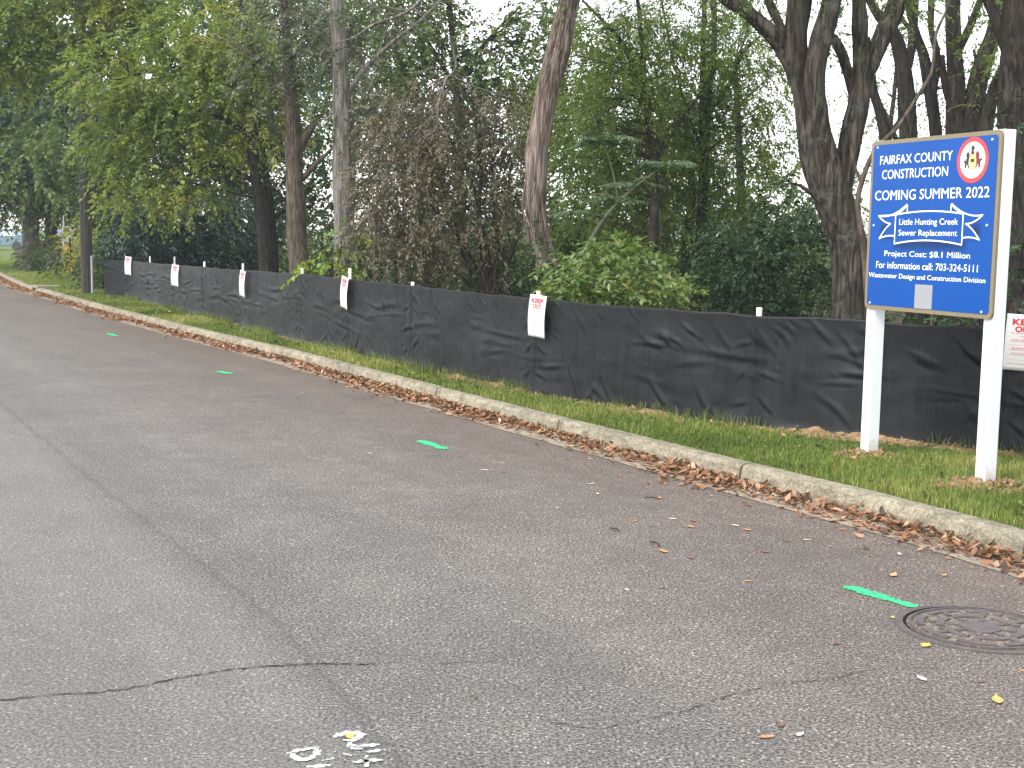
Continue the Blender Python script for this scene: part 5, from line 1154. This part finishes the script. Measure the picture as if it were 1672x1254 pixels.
V, F, A, _t = sprays([(1660, 430, 18, 80, -.45, .12), (1650, 500, 20, 30, -.5, .15), (1665, 200, 26, 60, -.42, .15)], 12.8, (.05, .035), 8, .55, seed=65, shell=.2); mk('ivy', V, F, LM['deepgreen'], rt, attr=A)
plant('undergrowth_bush', 'low dark foliage seen just under the blue sign board', 'shrub', 13.5, [[(1530, 540, 5), (1528, 520, 3)]], [(1520, 520, 70, 14, 0, .5), (1590, 515, 40, 18, 0, .4), (1450, 515, 40, 14, .3, .4)], 'deepgreen', (.08, .04), lai=2.2, nb=10, seed=66)
# light sprays against the white sky on the far right
plant('forest_tree', 'faint pale feathery tree far behind the dark stems at upper right', 'tree', 34, [[(1440, 500, 12), (1445, 350, 10), (1455, 200, 8), (1470, 60, 5)], [(1452, 220, 5), (1500, 150, 4), (1560, 110, 2)]], [(1440, 330, 60, 70), (1500, 240, 50, 60), (1470, 120, 60, 60), (1560, 130, 50, 60), (1620, 170, 40, 60), (1380, 120, 40, 60), (1390, 420, 70, 60), (1520, 420, 110, 70), (1640, 400, 60, 90)], 'greygreen', (.10, .045), lai=.42, nb=90, seed=67, br=.02, group=WOOD)
# bare hanging twigs over the brown shrub, centre
for pts, lab in (([(735, 60, 5), (744, 110, 4), (728, 130, 3.4), (716, 170, 3), (712, 210, 2.4), (690, 224, 1.6)], 'bare pale twig hanging down in front of the brown shrub'), ([(700, -10, 5), (660, 22, 4.6), (610, 40, 4), (580, 60, 3), (545, 72, 2)], 'bare grey branch reaching in at the top left of centre')):
    W = wpath(pts, 16.5); C = resample(catmull(W, 5), .04); root = empty('hanging_branch', C[0, :3], lab, 'branch'); mk('limb', *tube(C, 7), M['bark_grey'], root, smooth=True)
    ab = AB(); rw = np.random.default_rng(int(pts[0][0]))
    for i in range(16):
        s_ = C[rw.integers(5, len(C))]; d = rw.normal(0, 1, 3) * [1, .5, .6] + [0, 0, -.5]; L = rw.uniform(.15, .5); P = np.array([(*s_[:3], s_[3] * .6), *[(*(s_[:3] + d * L * t + rw.normal(0, .03, 3)), s_[3] * .6 * (1 - t) + .0015) for t in (.3, .65, 1)]]); ab.add(*tube(catmull(P, 3), 4))
    ab.build('twigs', M['bark_grey'], root)['kind'] = 'stuff'

# ------------------------------------------------------------------ utility pole and far street furniture
pb = at(143, 481, 31.1); pb[2] = VZ - .03
up = empty('utility_pole', pb, 'dark wooden utility pole on the verge, with a grey conduit on its right side', 'utility pole')
ptop = at(127.5, -120, 31.1); C = resample(np.array([(*pb, .125), (*((pb + ptop) / 2), .118), (*ptop, .108)]), .25); mk('shaft', *tube(C, 20, .003), M['pole'], up, smooth=True)
off = np.array([.135, -.06, 0]); cd = resample(np.array([(*(pb + off + [0, 0, .02]), .028), (*(pb + off + [-.01, 0, .95]), .028)]), .2); mk('conduit', *tube(cd, 10), M['conduit'], up, smooth=True)
c = at(143, 401, 31.0); mk('band', *ring(.118, .123, -.015, .015, c=c, n=24), M['pole'], up)
fp = at(103, 432, 47); fp[2] = VZ
fs = empty('street_marker', fp, 'thin grey post with a small pale blue plate beyond the grey shrub', 'sign post'); C = np.array([(*fp, .03), (*at(104, 352, 47), .03)]); mk('post', *tube(resample(C, .5), 8), M['conduit'], fs)
pc = at(98.5, 380, 46.9); mb = MB(); mb.box(pc, (.09, 0, 0), (0, .008, 0), (0, 0, .13)); mb.build('plate', flat_mat('pale_blue_plate', (.25, .33, .50), .5), fs)
# car parked on the far street
ca = at(2, 389, 92.0); ca[2] = VZ - .05
car = empty('parked_car', ca, 'blue-grey car parked far off at the left photo edge under the trees', 'car'); cx = np.array([1.0, 0, 0]); cyv = np.array([0, 1.0, 0])
def car_slab(name, prof, hw, mat, taper=1.0):
    n = len(prof); V = [ca + cx * x + cyv * (-hw * (taper if z > .95 else 1)) + SZ * z for x, z in prof] + [ca + cx * x + cyv * (hw * (taper if z > .95 else 1)) + SZ * z for x, z in prof]
    o = mk(name, V, [list(range(n))[::-1], list(range(n, 2 * n))] + [(i, (i + 1) % n, n + (i + 1) % n, n + i) for i in range(n)], mat, car); return bevel(o, .06, 3)
car_slab('body', [(-2.2, .35), (-2.25, .8), (-1.7, .95), (-.9, 1.0), (1.6, 1.0), (2.2, .92), (2.25, .5), (2.1, .32)], .88, flat_mat('car_paint', (.10, .16, .20), .3, .5))
car_slab('roof', [(-.95, .98), (-.35, 1.42), (.9, 1.45), (1.7, .98)], .80, flat_mat('car_roof_paint', (.12, .18, .22), .3, .5), .85)
wmz = flat_mat('car_glass', (.45, .52, .55), .08, .8)
for x0, x1 in ((-.70, .18), (.26, 1.30)):
    V = [ca + cx * a + cyv * -(.80 * b_ + .012) + SZ * z for a, z, b_ in ((x0, 1.03, 1), (x1, 1.03, 1), (x1 - (.25 if x1 > 1 else 0), 1.36, .87), (x0 + (.35 if x0 < 0 else 0), 1.36, .87))]; mk('window', V, [(0, 1, 2, 3)], wmz, car)
for x in (-1.4, 1.4):
    for s_ in (-1, 1):
        w = ca + cx * x + cyv * s_ * .8 + SZ * .33; V, F = ring(.0, .33, -.1, .1, n=24, c=np.zeros(3)); V = np.array(V)[:, [0, 2, 1]] + w; ty = mk('wheel', V, F, flat_mat('tyre', (.02, .02, .02)), car)

# ------------------------------------------------------------------ air
if HAZE:
    hm = bpy.data.materials.new('air'); hm.use_nodes = True; nt = hm.node_tree
    for n in list(nt.nodes): nt.nodes.remove(n)
    o_ = nt.nodes.new('ShaderNodeOutputMaterial'); pv = nt.nodes.new('ShaderNodeVolumePrincipled'); pv.inputs['Density'].default_value = HAZE; pv.inputs['Color'].default_value = (.86, .93, .96, 1)
    pv.inputs['Anisotropy'].default_value = .2
    nt.links.new(pv.outputs[0], o_.inputs['Volume'])
    mb = MB(); mb.box((0, 60, 11), (130, 0, 0), (0, 150, 0), (0, 0, 12.2)); tag(mb.build('haze', hm), kind='stuff')

print('TRIS', sum(len(m.polygons)*m.users for m in bpy.data.meshes))
